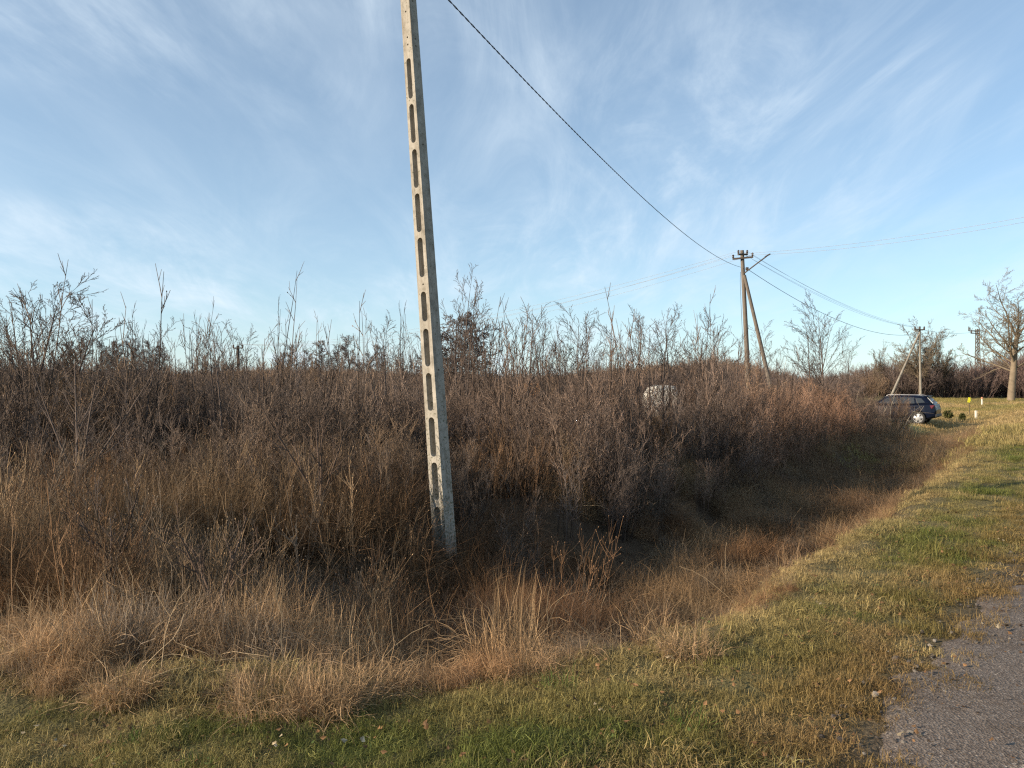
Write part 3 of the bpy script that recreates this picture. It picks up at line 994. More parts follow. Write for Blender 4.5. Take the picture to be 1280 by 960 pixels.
def plant_tree(name, meshes, px, topy, d, H0, label, cat, group=None, rot=None, widen=1.0):
    x = (px - 640) / 962 * d
    g = ground_at(x, d)
    top = CAM_H + (480 - topy) / 962 * d
    s = (top - g) / H0
    root = empty(name, (x, d, g))
    root.rotation_euler = (0, 0, rng.uniform(0, 6.28) if rot is None else rot)
    root.scale = (s * widen, s * widen, s)
    tag(root, label, cat, group)
    link('trunk', meshes[0], root)
    link('crown', meshes[1], root)
    return root


sap_p = [tree_meshes(SAPLING, 3.6, 0.040, M_bark_dark, stems=2, spread=0.15) for _ in range(3)] + [tree_meshes(SAPLING, 3.6, 0.036, M_bark_dark) for _ in range(2)]
whip_p = [tree_meshes(WHIP, 3.4, 0.028, M_bark_dark, stems=3, spread=0.2) for _ in range(3)] + [tree_meshes(WHIP, 3.4, 0.028, M_bark) for _ in range(2)]
young_p = [tree_meshes(YOUNG, 5, 0.062, M_bark_dark, stems=2, spread=0.3) for _ in range(2)]
alder_p = [tree_meshes(ALDER, 9, 0.14, M_bark_far) for _ in range(4)]
oak_p = tree_meshes(OAK, 12.5, 0.52, M_bark_tan)
oak2_p = tree_meshes(OAK, 9, 0.22, M_bark_tan, stems=2, spread=0.25)

# saplings standing up out of the thicket: bearing, top and distance of each
ORD = ['first', 'second', 'third', 'fourth', 'fifth', 'sixth', 'seventh', 'eighth', 'ninth', 'tenth', 'eleventh', 'twelfth', 'thirteenth', 'fourteenth', 'fifteenth', 'sixteenth', 'seventeenth', 'eighteenth', 'nineteenth', 'twentieth', 'twenty-first', 'twenty-second', 'twenty-third', 'twenty-fourth', 'twenty-fifth', 'twenty-sixth', 'twenty-seventh', 'twenty-eighth']
left_saps = [(138, 430, 22, 'w'), (168, 392, 13, 's'), (188, 402, 15, 's'), (212, 425, 19, 'w'), (226, 412, 17, 'w'), (247, 397, 15, 'w'), (262, 412, 18, 's'), (272, 398, 17, 's'),
             (287, 388, 14, 'w'), (306, 404, 19, 's'), (325, 404, 15, 'w'), (346, 408, 14, 'w'), (365, 428, 22, 'w'), (392, 436, 24, 'w'), (420, 440, 24, 's'), (455, 432, 20, 'w'), (477, 388, 15, 's'), (498, 402, 17, 's'), (516, 415, 20, 'w')]
right_saps = [(560, 332, 20, 's'), (578, 345, 19, 's'), (597, 408, 18, 'w'), (613, 400, 18, 'w'), (628, 378, 17, 'w'), (646, 370, 16, 'w'), (662, 398, 19, 'w'), (678, 384, 20, 's'), (694, 378, 18, 's'),
              (711, 388, 22, 's'), (725, 376, 18, 's'), (742, 392, 21, 's'), (760, 396, 22, 's'), (777, 394, 20, 's'), (795, 382, 21, 's'), (813, 392, 24, 's'), (832, 378, 21, 's'), (851, 380, 22, 's'),
              (868, 390, 24, 's'), (882, 386, 23, 's'), (899, 402, 26, 's'), (910, 408, 27, 'w')]
for seq, side in ((left_saps[::-1], 'left'), (right_saps, 'right')):
    for k, (px, ty, d, kd) in enumerate(seq):
        pr = (sap_p if kd == 's' else whip_p)[int(rng.integers(0, 5))]
        nm = 'bare sapling'
        kindw = 'branched bare sapling' if kd == 's' else 'slender whip-like bare sapling'
        plant_tree('sapling', pr, px, ty, d, 3.6 if kd == 's' else 3.4, '%s above the thicket, %s to the %s of the slotted pole' % (kindw, ORD[k], side),
                   'sapling', 'bare saplings rising out of the thicket', widen=rng.uniform(0.9, 1.25))

plant_tree('young_tree', young_p[0], 4, 332, 14, 5, 'tall bare young tree cut by the left edge of the photo', 'tree', 'bare young trees', 0.6, 1.3)
plant_tree('young_tree', young_p[1], 58, 350, 15, 5, 'spreading bare young tree above the thicket at far left', 'tree', 'bare young trees', 2.2, 1.45)
plant_tree('young_tree', young_p[0], 30, 372, 17, 5, 'lower bare young tree between the two taller ones at far left', 'tree', 'bare young trees', 5.0, 1.2)
plant_tree('young_tree', young_p[1], 1012, 385, 36, 5, 'bare young tree, left of two close together right of the wooden pole', 'tree', 'bare young trees', 0.3, 0.95)
plant_tree('young_tree', young_p[0], 1030, 364, 35, 5, 'bare young tree with dark stem, taller of two right of the wooden pole', 'tree', 'bare young trees', 4.2, 0.85)
plant_tree('sapling', sap_p[3], 948, 400, 30, 3.6, 'thin bare sapling between the wooden pole strut and the twin young trees', 'sapling', 'bare saplings rising out of the thicket')
plant_tree('sapling', sap_p[4], 972, 425, 33, 3.6, 'low bare sapling between the wooden pole and the twin young trees', 'sapling', 'bare saplings rising out of the thicket')
plant_tree('sapling', sap_p[4], 1062, 412, 38, 3.6, 'bare sapling just right of the twin young trees', 'sapling', 'bare saplings rising out of the thicket')

for k, (px, ty, d) in enumerate([(566, 388, 38), (590, 392, 39), (537, 408, 38)]):
    lab = ['dense dark bare tree directly behind the slotted pole', 'dense dark bare tree a little right of the slotted pole', 'dense dark bare tree just left of the slotted pole'][k]
    plant_tree('bushy_tree', alder_p[k], px, ty, d, 9, lab, 'tree', 'dense dark trees behind the concrete pole', widen=1.25)

row_a = [(88, 425, 105), (104, 416, 100), (122, 424, 108), (140, 420, 104), (150, 426, 112), (166, 420, 100), (184, 423, 106), (202, 426, 110)]
row_b = [(352, 438, 118), (368, 428, 120), (385, 432, 124), (402, 424, 118), (421, 428, 124), (439, 416, 116), (462, 436, 122), (478, 430, 120), (500, 440, 124)]
for k, (px, ty, d) in enumerate(row_a):
    plant_tree('alder_tree', alder_p[k % 4], px, ty, d, 9, 'distant dark bare tree, %s from the left in the far row at left' % ORD[k], 'tree', 'distant row of bare trees at far left', widen=1.0)
for k, (px, ty, d) in enumerate(row_b):
    plant_tree('alder_tree', alder_p[(k + 1) % 4], px, ty, d, 9, 'distant grey bare tree, %s from the left in the row left of the concrete pole' % ORD[k], 'tree', 'distant row of bare trees left of the concrete pole', widen=1.0)

plant_tree('oak_tree', oak_p, 1264, 338, 75, 12.5, 'big spreading bare oak with thick pale trunk at the right edge', 'tree', None, 1.0, 1.25)
plant_tree('oak_tree', oak2_p, 1150, 392, 84, 9, 'bare rounded tree standing behind the car and far concrete pole', 'tree', 'bare trees behind the far concrete pole', 0.4, 0.95)
plant_tree('oak_tree', oak2_p, 1177, 398, 86, 9, 'bare tree with two thin trunks right of the far concrete pole', 'tree', 'bare trees behind the far concrete pole', 2.4, 0.6)
plant_tree('oak_tree', oak2_p, 1098, 424, 92, 9, 'small bare tree above the bushes left of the far concrete pole', 'tree', 'bare trees behind the far concrete pole', 4.0, 0.55)

# two small trees standing in the tall grass in the foreground
def fore_sapling(name, px, basey, topy, d, label, seedrot, mat, forks):
    x = (px - 640) / 962 * d
    g = ground_at(x, d)
    H = (basey - topy) / 962 * d
    Tk, Tc = Tubes(), Tubes()
    tr, dd = wander((0, 0, -0.06), (0.02, 0, 1), H * forks, 5, 0.05, 0.02)
    Tk.tube(tr, np.linspace(0.034, 0.026, 6), 7, 0.4)
    for k in range(4):
        az = seedrot + k * 1.57 + rng.uniform(-0.4, 0.4)
        a = rng.uniform(0.25, 0.6)
        grow(Tk, Tc, tr[-1], (math.sin(a) * math.cos(az), math.sin(a) * math.sin(az), math.cos(a)), H * (1 - forks) * rng.uniform(0.75, 1.2), 0.017, 1, dict(SAPLING, rmin=0.0024, trunk_levels=2))
    root = empty(name, (x, d, g))
    tag(root, label, 'sapling', 'small dead trees in the foreground grass')
    link('trunk', Tk.mesh('trunk', mat), root)
    link('crown', Tc.mesh('crown', mat), root)


fore_sapling('dead_sapling', 140, 785, 600, 5.7, 'small dark forked sapling standing in the dead grass, left one of two', 0.3, M_bark_dark, 0.42)
fore_sapling('dead_sapling', 266, 795, 610, 5.4, 'small pale-limbed forked sapling in the dead grass, right one of two', 1.1, M_bark, 0.40)
fore_sapling('dead_sapling', 78, 720, 500, 9.0, 'many-stemmed dark sapling at left in front of the thicket', 0.8, M_bark_dark, 0.3)
fore_sapling('dead_sapling', 398, 700, 500, 8.4, 'thin bare sapling in front of the thicket left of the slotted pole', 2.0, M_bark, 0.35)

# ------------------------------------------------------------------ tussocks one can tell apart
def tussock(px, py, d, H, n, label, lean=0.35, droop=1.5, r=0.14, az=None, mat=None, name='grass_tussock', wd=0.0017, bias=0.0):
    T = Tubes()
    for _ in range(n):
        a2 = rng.uniform(0, 6.28); rr = r * math.sqrt(rng.uniform())
        dirn = a2 + rng.normal() * 1.3 if az is None else az + rng.normal() * 0.6
        blade(T, (rr * math.cos(a2), rr * math.sin(a2), 0), dirn, H * rng.uniform(0.45, 1.1), wd * rng.uniform(0.5, 1.3), abs(rng.normal(bias, lean)), droop * rng.uniform(0.4, 1.6), rng.uniform(), 8, rng.normal() * 0.6, 0.26)
    x = (px - 640) / 962 * d
    o = link(name, T.mesh(name, mat or M_tuss), None, (x, d, ground_at(x, d)))
    tag(o, label, 'grass clump', 'grass clumps along the edge of the verge')
    return o


def dpt(py, h=0.0):
    return (CAM_H - h) * 962 / (py - 480)


tussock(612, 825, dpt(835, -0.1), 0.62, 150, 'straw tussock with long stems arching left, right of the pole foot', 0.5, 1.7, 0.1, math.pi * 1.0, wd=0.0028)
tussock(640, 815, dpt(828, -0.1), 0.62, 260, 'tall upright straw tussock right of the pole foot', 0.14, 0.6, 0.16)
tussock(676, 800, dpt(815, -0.1), 0.42, 520, 'rounded drooping straw tussock at the edge of the dark hollow', 0.35, 1.9, 0.2)
tussock(155, 855, dpt(862), 0.30, 600, 'low cone-shaped straw clump near the left foreground turf', 0.55, 1.5, 0.14)
tussock(95, 815, dpt(822), 0.34, 650, 'bushy straw clump at far left beyond the turf', 0.5, 1.6, 0.2)
tussock(345, 865, dpt(868), 0.36, 1000, 'broad mound of tangled straw in the left foreground', 0.7, 1.4, 0.26)
tussock(408, 865, dpt(872), 0.34, 700, 'straw mound with deep shade on its right side', 0.6, 1.5, 0.16)
tussock(860, 800, dpt(815), 0.26, 600, 'flattened straw clump on the lip of the ditch', 0.8, 1.4, 0.17)
tussock(815, 780, dpt(800, -0.1), 0.42, 220, 'spiky dead clump with bent stalks above the ditch', 0.8, 0.8, 0.12)
tussock(480, 770, dpt(790, -0.1), 0.7, 520, 'dense brown tussock left of the pole foot', 0.3, 1.3, 0.25)
tussock(315, 790, dpt(800, -0.1), 0.7, 520, 'tall leaning straw tussock between the sapling and the pole', 0.35, 1.2, 0.2, 0.9)
tussock(120, 770, dpt(790, -0.1), 0.7, 480, 'orange-brown tussock around the foot of the left sapling', 0.3, 1.2, 0.2)
tussock(30, 800, dpt(800), 0.45, 650, 'drooping straw clump at the left edge beside the dark gap', 0.5, 1.9, 0.22, 2.6)
tussock(205, 800, dpt(806), 0.38, 600, 'matted straw clump between the two small forked saplings', 0.6, 1.9, 0.22, 0.2)
tussock(455, 838, dpt(842), 0.30, 650, 'flat pale straw mat at the turf edge below the pole', 0.9, 1.5, 0.26, 0.4)
tussock(540, 832, dpt(836), 0.26, 520, 'low pale straw mat left of the arching tussock', 0.9, 1.5, 0.22, 2.8)
tussock(395, 760, dpt(775, -0.1), 0.66, 620, 'dense reddish straw clump left of the pole behind the broad mound', 0.35, 1.5, 0.24)
tussock(745, 805, dpt(818, -0.1), 0.30, 480, 'dark flattened clump in the mouth of the hollow', 0.8, 1.6, 0.22, 3.0)
tussock(158, 905, dpt(915), 0.11, 90, 'bright green grass tuft in the left foreground', 0.7, 1.0, 0.06, mat=M_tuss2, name='green_tuft')
tussock(245, 945, dpt(950), 0.10, 90, 'bright green grass tuft at the bottom left', 0.7, 1.0, 0.07, mat=M_tuss2, name='green_tuft')
tussock(700, 840, dpt(848), 0.14, 120, 'fresh green grass tuft below the dark hollow', 0.5, 1.0, 0.10, mat=M_tuss2, name='green_tuft')
tussock(862, 895, dpt(905), 0.11, 110, 'fresh green tuft with dark shade in the middle of the verge', 0.6, 1.0, 0.10, mat=M_tuss2, name='green_tuft')

# long bent pale stalks lying about in the hollow and the matted grass
def make_stalks():
    T = Tubes()
    for _ in range(4):
        a = rng.uniform(0, 6.28); le = rng.uniform(0.3, 1.45)
        pts, dd = wander((rng.normal() * 0.1, rng.normal() * 0.1, 0), (math.sin(le) * math.cos(a), math.sin(le) * math.sin(a), math.cos(le)), rng.uniform(0.35, 0.8), 6, 0.20, -0.12)
        pts = pts[:6]
        T.tube(pts, np.linspace(0.003, 0.0014, 6), 3, rng.uniform(0.3, 1.0))
        if rng.uniform() < 0.5:
            tp, td = wander(pts[3], side_dir(dd, 0.9), 0.25, 3, 0.1, -0.1)
            T.tube(tp, np.linspace(0.002, 0.001, 4), 3, rng.uniform(0.3, 1.0))
    return T.mesh('stalk', M_straw)


stalks = proto_collection('stalks', [make_stalks() for _ in range(6)])
x, y = wedge(850, 4.2, 18, -48, 40, 1.2)
s, t = st(x, y)
keep = (s > edge(t) + 0.2) & (s < edge(t) + 6) & ((t < 1.0) | (rng.uniform(size=len(x)) < 0.22))
x, y = x[keep], y[keep]
tint = np.array([[0.42, 0.32, 0.20]]) * rng.uniform(0.5, 1.2, (len(x), 1))
scatter_object('bent_dead_stalks', stalks, *finish(x, y, 0.6, 1.2, 0.15, tint, 6))

# pale dead bush leaning in front of the car
for px_, ty_, d_, w_ in ((1088, 492, 35.0, 'left-hand'), (1104, 497, 34.5, 'middle'), (1124, 506, 34.0, 'right-hand')):
    plant_tree('low_bush', whip_p[int(rng.integers(0, 3))], px_, ty_, d_, 3.4, 'low bare bush in front of the parked car, %s one of three' % w_, 'bush', 'low bushes in front of the parked car', widen=1.5)


def dead_bush():
    Tk = Tubes()
    for k in range(9):
        az = rng.uniform(-0.4, 3.6); a = rng.uniform(0.15, 0.9)
        p = (rng.normal() * 0.5, rng.normal() * 0.3, 0)
        pts, dd = wander(p, (math.sin(a) * math.cos(az), math.sin(a) * math.sin(az) * 0.4, math.cos(a)), rng.uniform(1.2, 2.2), 8, 0.14, 0.0)
        Tk.tube(pts, np.linspace(0.016, 0.005, 9), 5, rng.uniform())
        for _ in range(6):
            k2 = rng.integers(2, 8)
            tp, td = wander(pts[k2], side_dir(dd, rng.uniform(0.5, 1.1)), rng.uniform(0.3, 0.8), 4, 0.2)
            Tk.tube(tp, np.linspace(0.007, 0.003, 5), 3, rng.uniform())
    x = (1112 - 640) / 962 * 33
    o = link('dead_bush', Tk.mesh('dead_bush', M_pale), None, (x, 33, ground_at(x, 33)))
    tag(o, 'pale leafless bush with crooked dead branches in front of the parked car', 'bush')


dead_bush()

# ------------------------------------------------------------------ slotted concrete pole
M_conc = surf_mat('weathered_concrete', (0.19, 0.172, 0.14), (0.37, 0.34, 0.29), 9, 0.9, 0.35, 10, (0.31, 0.285, 0.24))
def add_stains(m):
    nt = m.node_tree; N, L = nt.nodes, nt.links
    b = [n for n in N if n.type == 'BSDF_PRINCIPLED'][0]
    src = b.inputs['Base Color'].links[0].from_socket
    tcn = N.new('ShaderNodeTexCoord')
    mp = N.new('ShaderNodeMapping'); mp.inputs['Scale'].default_value = (14, 14, 0.9)
    n1 = N.new('ShaderNodeTexNoise'); n1.inputs['Scale'].default_value = 1.5; n1.inputs['Detail'].default_value = 8; n1.inputs['Roughness'].default_value = 0.7
    L.new(tcn.outputs['Object'], mp.inputs[0]); L.new(mp.outputs[0], n1.inputs['Vector'])
    r1 = N.new('ShaderNodeMapRange'); r1.inputs['From Min'].default_value = 0.5; r1.inputs['From Max'].default_value = 0.72; r1.inputs['To Max'].default_value = 0.65
    L.new(n1.outputs['Fac'], r1.inputs['Value'])
    m1 = N.new('ShaderNodeMixRGB'); m1.inputs[2].default_value = (0.13, 0.095, 0.06, 1)
    L.new(r1.outputs[0], m1.inputs[0]); L.new(src, m1.inputs[1])
    n2 = N.new('ShaderNodeTexNoise'); n2.inputs['Scale'].default_value = 38; n2.inputs['Detail'].default_value = 4
    L.new(tcn.outputs['Object'], n2.inputs['Vector'])
    sp = N.new('ShaderNodeSeparateXYZ'); L.new(tcn.outputs['Object'], sp.inputs[0])
    hz = N.new('ShaderNodeMapRange'); hz.inputs['From Min'].default_value = 3.2; hz.inputs['From Max'].default_value = 0.8
    hz.inputs['To Min'].default_value = 0.0; hz.inputs['To Max'].default_value = 0.12
    L.new(sp.outputs['Z'], hz.inputs['Value'])
    ad = N.new('ShaderNodeMath'); ad.operation = 'ADD'; L.new(n2.outputs['Fac'], ad.inputs[0]); L.new(hz.outputs[0], ad.inputs[1])
    r2 = N.new('ShaderNodeMapRange'); r2.inputs['From Min'].default_value = 0.62; r2.inputs['From Max'].default_value = 0.68; r2.inputs['To Max'].default_value = 0.8
    L.new(ad.outputs[0], r2.inputs['Value'])
    m2 = N.new('ShaderNodeMixRGB'); m2.inputs[2].default_value = (0.10, 0.10, 0.06, 1)       # moss and lichen near the foot
    L.new(r2.outputs[0], m2.inputs[0]); L.new(m1.outputs[0], m2.inputs[1])
    L.new(m2.outputs[0], b.inputs['Base Color'])


add_stains(M_conc)
M_conc2 = surf_mat('far_concrete', (0.15, 0.135, 0.11), (0.27, 0.245, 0.205), 3, 0.9, 0.1)
M_wood = surf_mat('grey_pole_wood', (0.085, 0.070, 0.057), (0.19, 0.16, 0.13), 6, 0.85, 0.3, 8, stretch=(6, 6, 0.4))
M_metal = surf_mat('rusty_steel', (0.05, 0.042, 0.036), (0.13, 0.10, 0.08), 12, 0.6, 0.1, metal=0.3)
M_ceramic = plain('brown_ceramic', (0.05, 0.032, 0.025), 0.3)
M_cable = plain('black_cable', (0.015, 0.016, 0.02), 0.6)
M_wire = plain('aluminium_wire', (0.22, 0.22, 0.23), 0.5, 0.5)


def concrete_pole():
    d = 9.0
    base = P(557, 700, d)
    top_px = P(506.5, -58, d)
    axis = top_px - base
    below = axis.normalized() * -0.9
    L_ = axis.length + 0.9
    toz = lambda py: (CAM_H + (480 - py) / 962 * d - base.z) / (axis.normalized().z) + 0.9

    def halfw(v):
        return 0.5 * (0.210 - 0.0112 * (v - 0.9))

    def halfd(v):
        return 0.5 * (0.180 - 0.0085 * (v - 0.9))
    slots = [(75, 125), (132, 180), (188, 236), (243, 291), (298, 347), (365, 402), (411, 458), (466, 513), (521, 570), (577, 624), (632, 678)]
    bm = bmesh.new()

    def loop(pts):
        vs = [bm.verts.new((x, 0, z)) for x, z in pts]
        return [bm.edges.new((vs[i], vs[(i + 1) % len(vs)])) for i in range(len(vs))]
    outer = []
    nn = 40
    for i in range(nn + 1):
        v = L_ * i / nn
        outer.append((halfw(v), v))
    for i in range(nn, -1, -1):
        v = L_ * i / nn
        outer.append((-halfw(v), v))
    edges = loop(outer)
    for (a, b) in slots:
        z1, z0 = toz(a), toz(b)
        zc_ = (z0 + z1) / 2
        r = halfw(zc_) * 0.46
        c = -halfw(zc_) * 0.02
        pts = [(c + r * math.cos(R(q)), z1 - r + r * math.sin(R(q))) for q in range(0, 181, 20)]
        pts += [(c - r * math.cos(R(q)), z0 + r - r * math.sin(R(q))) for q in range(0, 181, 20)]
        edges += loop(pts)
    for py in (17, 49, 58, 356):
        z = toz(py); r = 0.011
        edges += loop([(0.004 + r * math.cos(R(q)), z + r * math.sin(R(q))) for q in range(0, 360, 36)])
    bmesh.ops.triangle_fill(bm, use_beauty=True, use_dissolve=False, edges=edges)
    front_f = list(bm.faces)
    ret = bmesh.ops.extrude_face_region(bm, geom=front_f)
    newv = [g for g in ret['geom'] if isinstance(g, bmesh.types.BMVert)]
    ns = set(newv)
    for v in bm.verts:
        s_ = 1 if v in ns else -1
        v.co.y = s_ * halfd(v.co.z)
    bmesh.ops.recalc_face_normals(bm, faces=bm.faces)
    # worn arris on the long outer corners
    me = bpy.data.meshes.new('slotted_shaft')
    bm.to_mesh(me); bm.free()
    me.materials.append(M_conc)
    root = empty('utility_pole', base + below)
    tag(root, 'leaning grey concrete utility pole with a ladder of long slots', 'utility pole')
    shaft = link('shaft', me, root)
    lean = math.atan2(axis.x, axis.z)
    rotm = Matrix.Rotation(lean, 3, 'Y') @ Matrix.Rotation(R(-36), 3, 'Z')
    root.rotation_euler = rotm.to_euler()
    # recessed sockets in the side face
    cut = Tubes()
    bmc = bmesh.new()
    for py in (4, 51, 60, 183, 463):
        z = toz(py)
        mtx = Matrix.Translation((halfw(z), 0.0, z)) @ Matrix.Rotation(R(90), 4, 'Y')
        bmesh.ops.create_cone(bmc, cap_ends=True, segments=10, radius1=0.011, radius2=0.011, depth=0.06, matrix=mtx)
    mc = bpy.data.meshes.new('bolt_socket'); bmc.to_mesh(mc); bmc.free()
    oc = bpy.data.objects.new('bolt_socket', mc)
    col.objects.link(oc)
    oc.matrix_world = Matrix.Translation(base + below) @ rotm.to_4x4()
    bpy.context.view_layer.update()
    md = shaft.modifiers.new('sockets', 'BOOLEAN'); md.object = oc; md.operation = 'DIFFERENCE'; md.solver = 'EXACT'
    dg = bpy.context.evaluated_depsgraph_get()
    new = bpy.data.meshes.new_from_object(shaft.evaluated_get(dg))
    if len(new.polygons) > 50:
        shaft.modifiers.clear(); shaft.data = new
    else:
        shaft.modifiers.clear()
    bpy.data.objects.remove(oc)
    # hook that carries the cable at the pole top
    T = Tubes()
    z = toz(-40)
    T.tube([(-0.16, -0.02, z), (0.16, -0.02, z)], 0.010, 6)
    T.tube([(0.14, -0.02, z), (0.19, -0.02, z), (0.21, -0.02, z - 0.03), (0.19, -0.02, z - 0.06), (0.16, -0.02, z - 0.06)], 0.008, 6)
    link('cable_hook', T.mesh('cable_hook', M_metal), root)
    return (Matrix.Translation(base + below) @ rotm.to_4x4()) @ Vector((0.19, -0.02, z - 0.06))


hook = concrete_pole()

# ------------------------------------------------------------------ far poles and lines
def box_into(bm, c, size, rot=None):
    m = Matrix.Translation(c) @ (rot.to_4x4() if rot else Matrix.Identity(4)) @ Matrix.Diagonal((*size, 1))
    bmesh.ops.create_cube(bm, size=1, matrix=m)


def bm_obj(name, bm, mat, parent=None, bevel=0.0, loc=None, smooth=False):
    if bevel:
        bmesh.ops.bevel(bm, geom=list(bm.edges), offset=bevel, segments=2, affect='EDGES', profile=0.5)
    me = bpy.data.meshes.new(name)
    bm.to_mesh(me); bm.free()
    me.materials.append(mat)
    if smooth:
        for p in me.polygons:
            p.use_smooth = True
    return link(name, me, parent, loc)


def tube_obj(name, pts, rad, mat, parent, sides=8):
    T = Tubes()
    T.tube(pts, rad, sides)
    return link(name, T.mesh(name, mat, True), parent)


def insulator(parent, p, s=1.0, name='insulator'):
    prof = [(0, 0.02), (0.02, 0.045), (0.05, 0.05), (0.07, 0.03), (0.10, 0.05), (0.13, 0.045), (0.16, 0.015)]
    T = Tubes()
    T.tube([(p[0], p[1], p[2] + z * s) for z, r in prof], [r * s for z, r in prof], 8)
    return link(name, T.mesh(name, M_ceramic, True), parent)


# wooden A-pole
D1 = 41.0
g1 = ground_at((936 - 640) / 962 * D1, D1)
pb = Vector(((938 - 640) / 962 * D1, D1, g1)); pt = P(927.5, 313, D1)
ap = empty('wooden_pole', pb)
tag(ap, 'leaning wooden utility pole with slanting strut and crossarms above the thicket', 'utility pole')
rel = lambda v: tuple(Vector(v) - pb)
tube_obj('post', [rel(pb + Vector((0, 0, -0.5))), rel(pb * 0.5 + pt * 0.5), rel(pt)], [0.15, 0.125, 0.10], M_wood, ap, 10)
tube_obj('strut', [rel(Vector(((972 - 640) / 962 * D1, D1 - 0.6, g1 - 0.4))), rel(P(930.5, 344, D1 - 0.25))], [0.13, 0.085], M_wood, ap, 10)
xd = Vector((0.93, -0.36, 0))
for (py, half, dz) in ((318, 0.32, 0), (322.5, 0.53, 0)):
    c = P(928.5, py, D1 - 0.16)
    bm = bmesh.new()
    box_into(bm, Vector(rel(c)), (half * 2, 0.09, 0.09), Matrix.Rotation(R(-12 if py > 320 else 25), 3, 'Z') @ Matrix.Rotation(R(-4), 3, 'Y'))
    bm_obj('crossarm', bm, M_metal, ap, 0.008)
    for s_ in (-1, 1):
        ang = R(-12 if py > 320 else 25)
        q = Vector(rel(c)) + Vector((math.cos(ang) * half * 0.93 * s_, math.sin(ang) * half * 0.93 * s_, 0.045 + s_ * half * 0.07))
        insulator(ap, q, 1.2)
tube_obj('lamp_arm', [rel(P(931, 341, D1 - 0.15)), rel(P(944, 331, D1 - 0.8)), rel(P(958, 320.5, D1 - 1.5))], 0.035, M_metal, ap, 6)
bm = bmesh.new()
box_into(bm, Vector(rel(P(959.5, 319.3, D1 - 1.6))), (0.30, 0.12, 0.07), Matrix.Rotation(R(-30), 3, 'Y'))
bm_obj('lamp_head', bm, M_metal, ap, 0.015)
bm = bmesh.new()
box_into(bm, Vector(rel(P(933.8, 336, D1 - 0.3))), (0.14, 0.14, 0.16))
bm_obj('clamp', bm, M_metal, ap, 0.02)
tube_obj('down_lead', [rel(P(925.6, 340, D1 - 0.2)), rel(P(925.2, 352, D1 - 0.25)), rel(P(926.3, 380, D1 - 0.25)), rel(P(929, 440, D1 - 0.3))], 0.012, M_cable, ap, 4)

# far concrete pole with strut
D2 = 80.0
x2 = (1151 - 640) / 962 * D2
g2 = ground_at(x2, D2)
b2 = Vector((x2, D2, g2))
fp = empty('utility_pole', b2)
tag(fp, 'far pale concrete utility pole with slanting strut behind the parked car', 'utility pole')
rel2 = lambda v: tuple(Vector(v) - b2)
tube_obj('post', [rel2(b2), rel2(P(1149.5, 408, D2))], [0.13, 0.10], M_conc2, fp, 6)
tube_obj('strut', [rel2(Vector(((1112 - 640) / 962 * (D2 - 1), D2 - 1, ground_at((1112 - 640) / 962 * (D2 - 1), D2 - 1)))), rel2(P(1148.5, 418, D2))], [0.13, 0.09], M_conc2, fp, 6)
bm = bmesh.new()
box_into(bm, Vector(rel2(P(1149.5, 412, D2 - 0.2))), (1.1, 0.10, 0.10))
bm_obj('crossarm', bm, M_metal, fp, 0.01)
for dxp in (-0.48, 0.0, 0.48):
    insulator(fp, Vector(rel2(P(1149.5, 412, D2 - 0.2))) + Vector((dxp, 0, 0.05)), 1.8)

# dark lattice mast on the horizon
D3 = 118.0
x3 = (1222 - 640) / 962 * D3
g3 = ground_at(x3, D3)
b3 = Vector((x3, D3, g3))
lm = empty('lattice_mast', b3)
tag(lm, 'dark lattice power mast on the horizon left of the big oak', 'power mast')
H3 = P(1222, 411, D3).z - g3
w0, w1 = 0.30, 0.18
for sx in (-1, 1):
    for sy in (-1, 1):
        tube_obj('leg', [(sx * w0, sy * w0, 0), (sx * w1, sy * w1, H3)], 0.07, M_metal, lm, 4)
T = Tubes()
NB = 16
for k in range(NB):
    z0, z1 = H3 * k / NB, H3 * (k + 1) / NB
    a0, a1 = w0 + (w1 - w0) * k / NB, w0 + (w1 - w0) * (k + 1) / NB
    sg = 1 if k % 2 else -1
    for s_ in (-1, 1):
        T.tube([(-a0 * sg, s_ * a0, z0), (a1 * sg, s_ * a1, z1)], 0.045, 4)
        T.tube([(s_ * a0, -a0 * sg, z0), (s_ * a1, a1 * sg, z1)], 0.045, 4)
link('bracing', T.mesh('bracing', M_metal), lm)
for zf, hw in ((0.97, 0.95), (0.93, 0.7)):
    bm = bmesh.new()
    box_into(bm, (-hw * 0.5, 0, H3 * zf), (hw * 2, 0.12, 0.12))
    bm_obj('crossarm', bm, M_metal, lm, 0.01)
    insulator(lm, (-hw * 1.4, 0, H3 * zf + 0.06), 2.4)
bm = bmesh.new()
box_into(bm, (0.9, -0.3, H3 * 0.36), (0.7, 0.5, 0.5))
bm_obj('equipment_box', bm, M_metal, lm, 0.02)

# distant pole at left
D4 = 70.0
x4 = (298 - 640) / 962 * D4
g4 = ground_at(x4, D4)
b4 = Vector((x4, D4, g4))
dp = empty('wooden_pole', b4)
tag(dp, 'distant dark wooden pole with one short crossarm among the left saplings', 'utility pole')
tube_obj('post', [(0, 0, 0), tuple(P(297.5, 432, D4) - b4)], [0.17, 0.13], M_metal, dp, 8)
bm = bmesh.new()
box_into(bm, P(297.5, 435, D4 - 0.2) - b4, (0.95, 0.09, 0.09))
bm_obj('crossarm', bm, M_metal, dp, 0.01)
for dxp in (-0.42, 0.42):
    insulator(dp, P(297.5, 435, D4 - 0.2) - b4 + Vector((dxp, 0, 0.04)), 1.7)


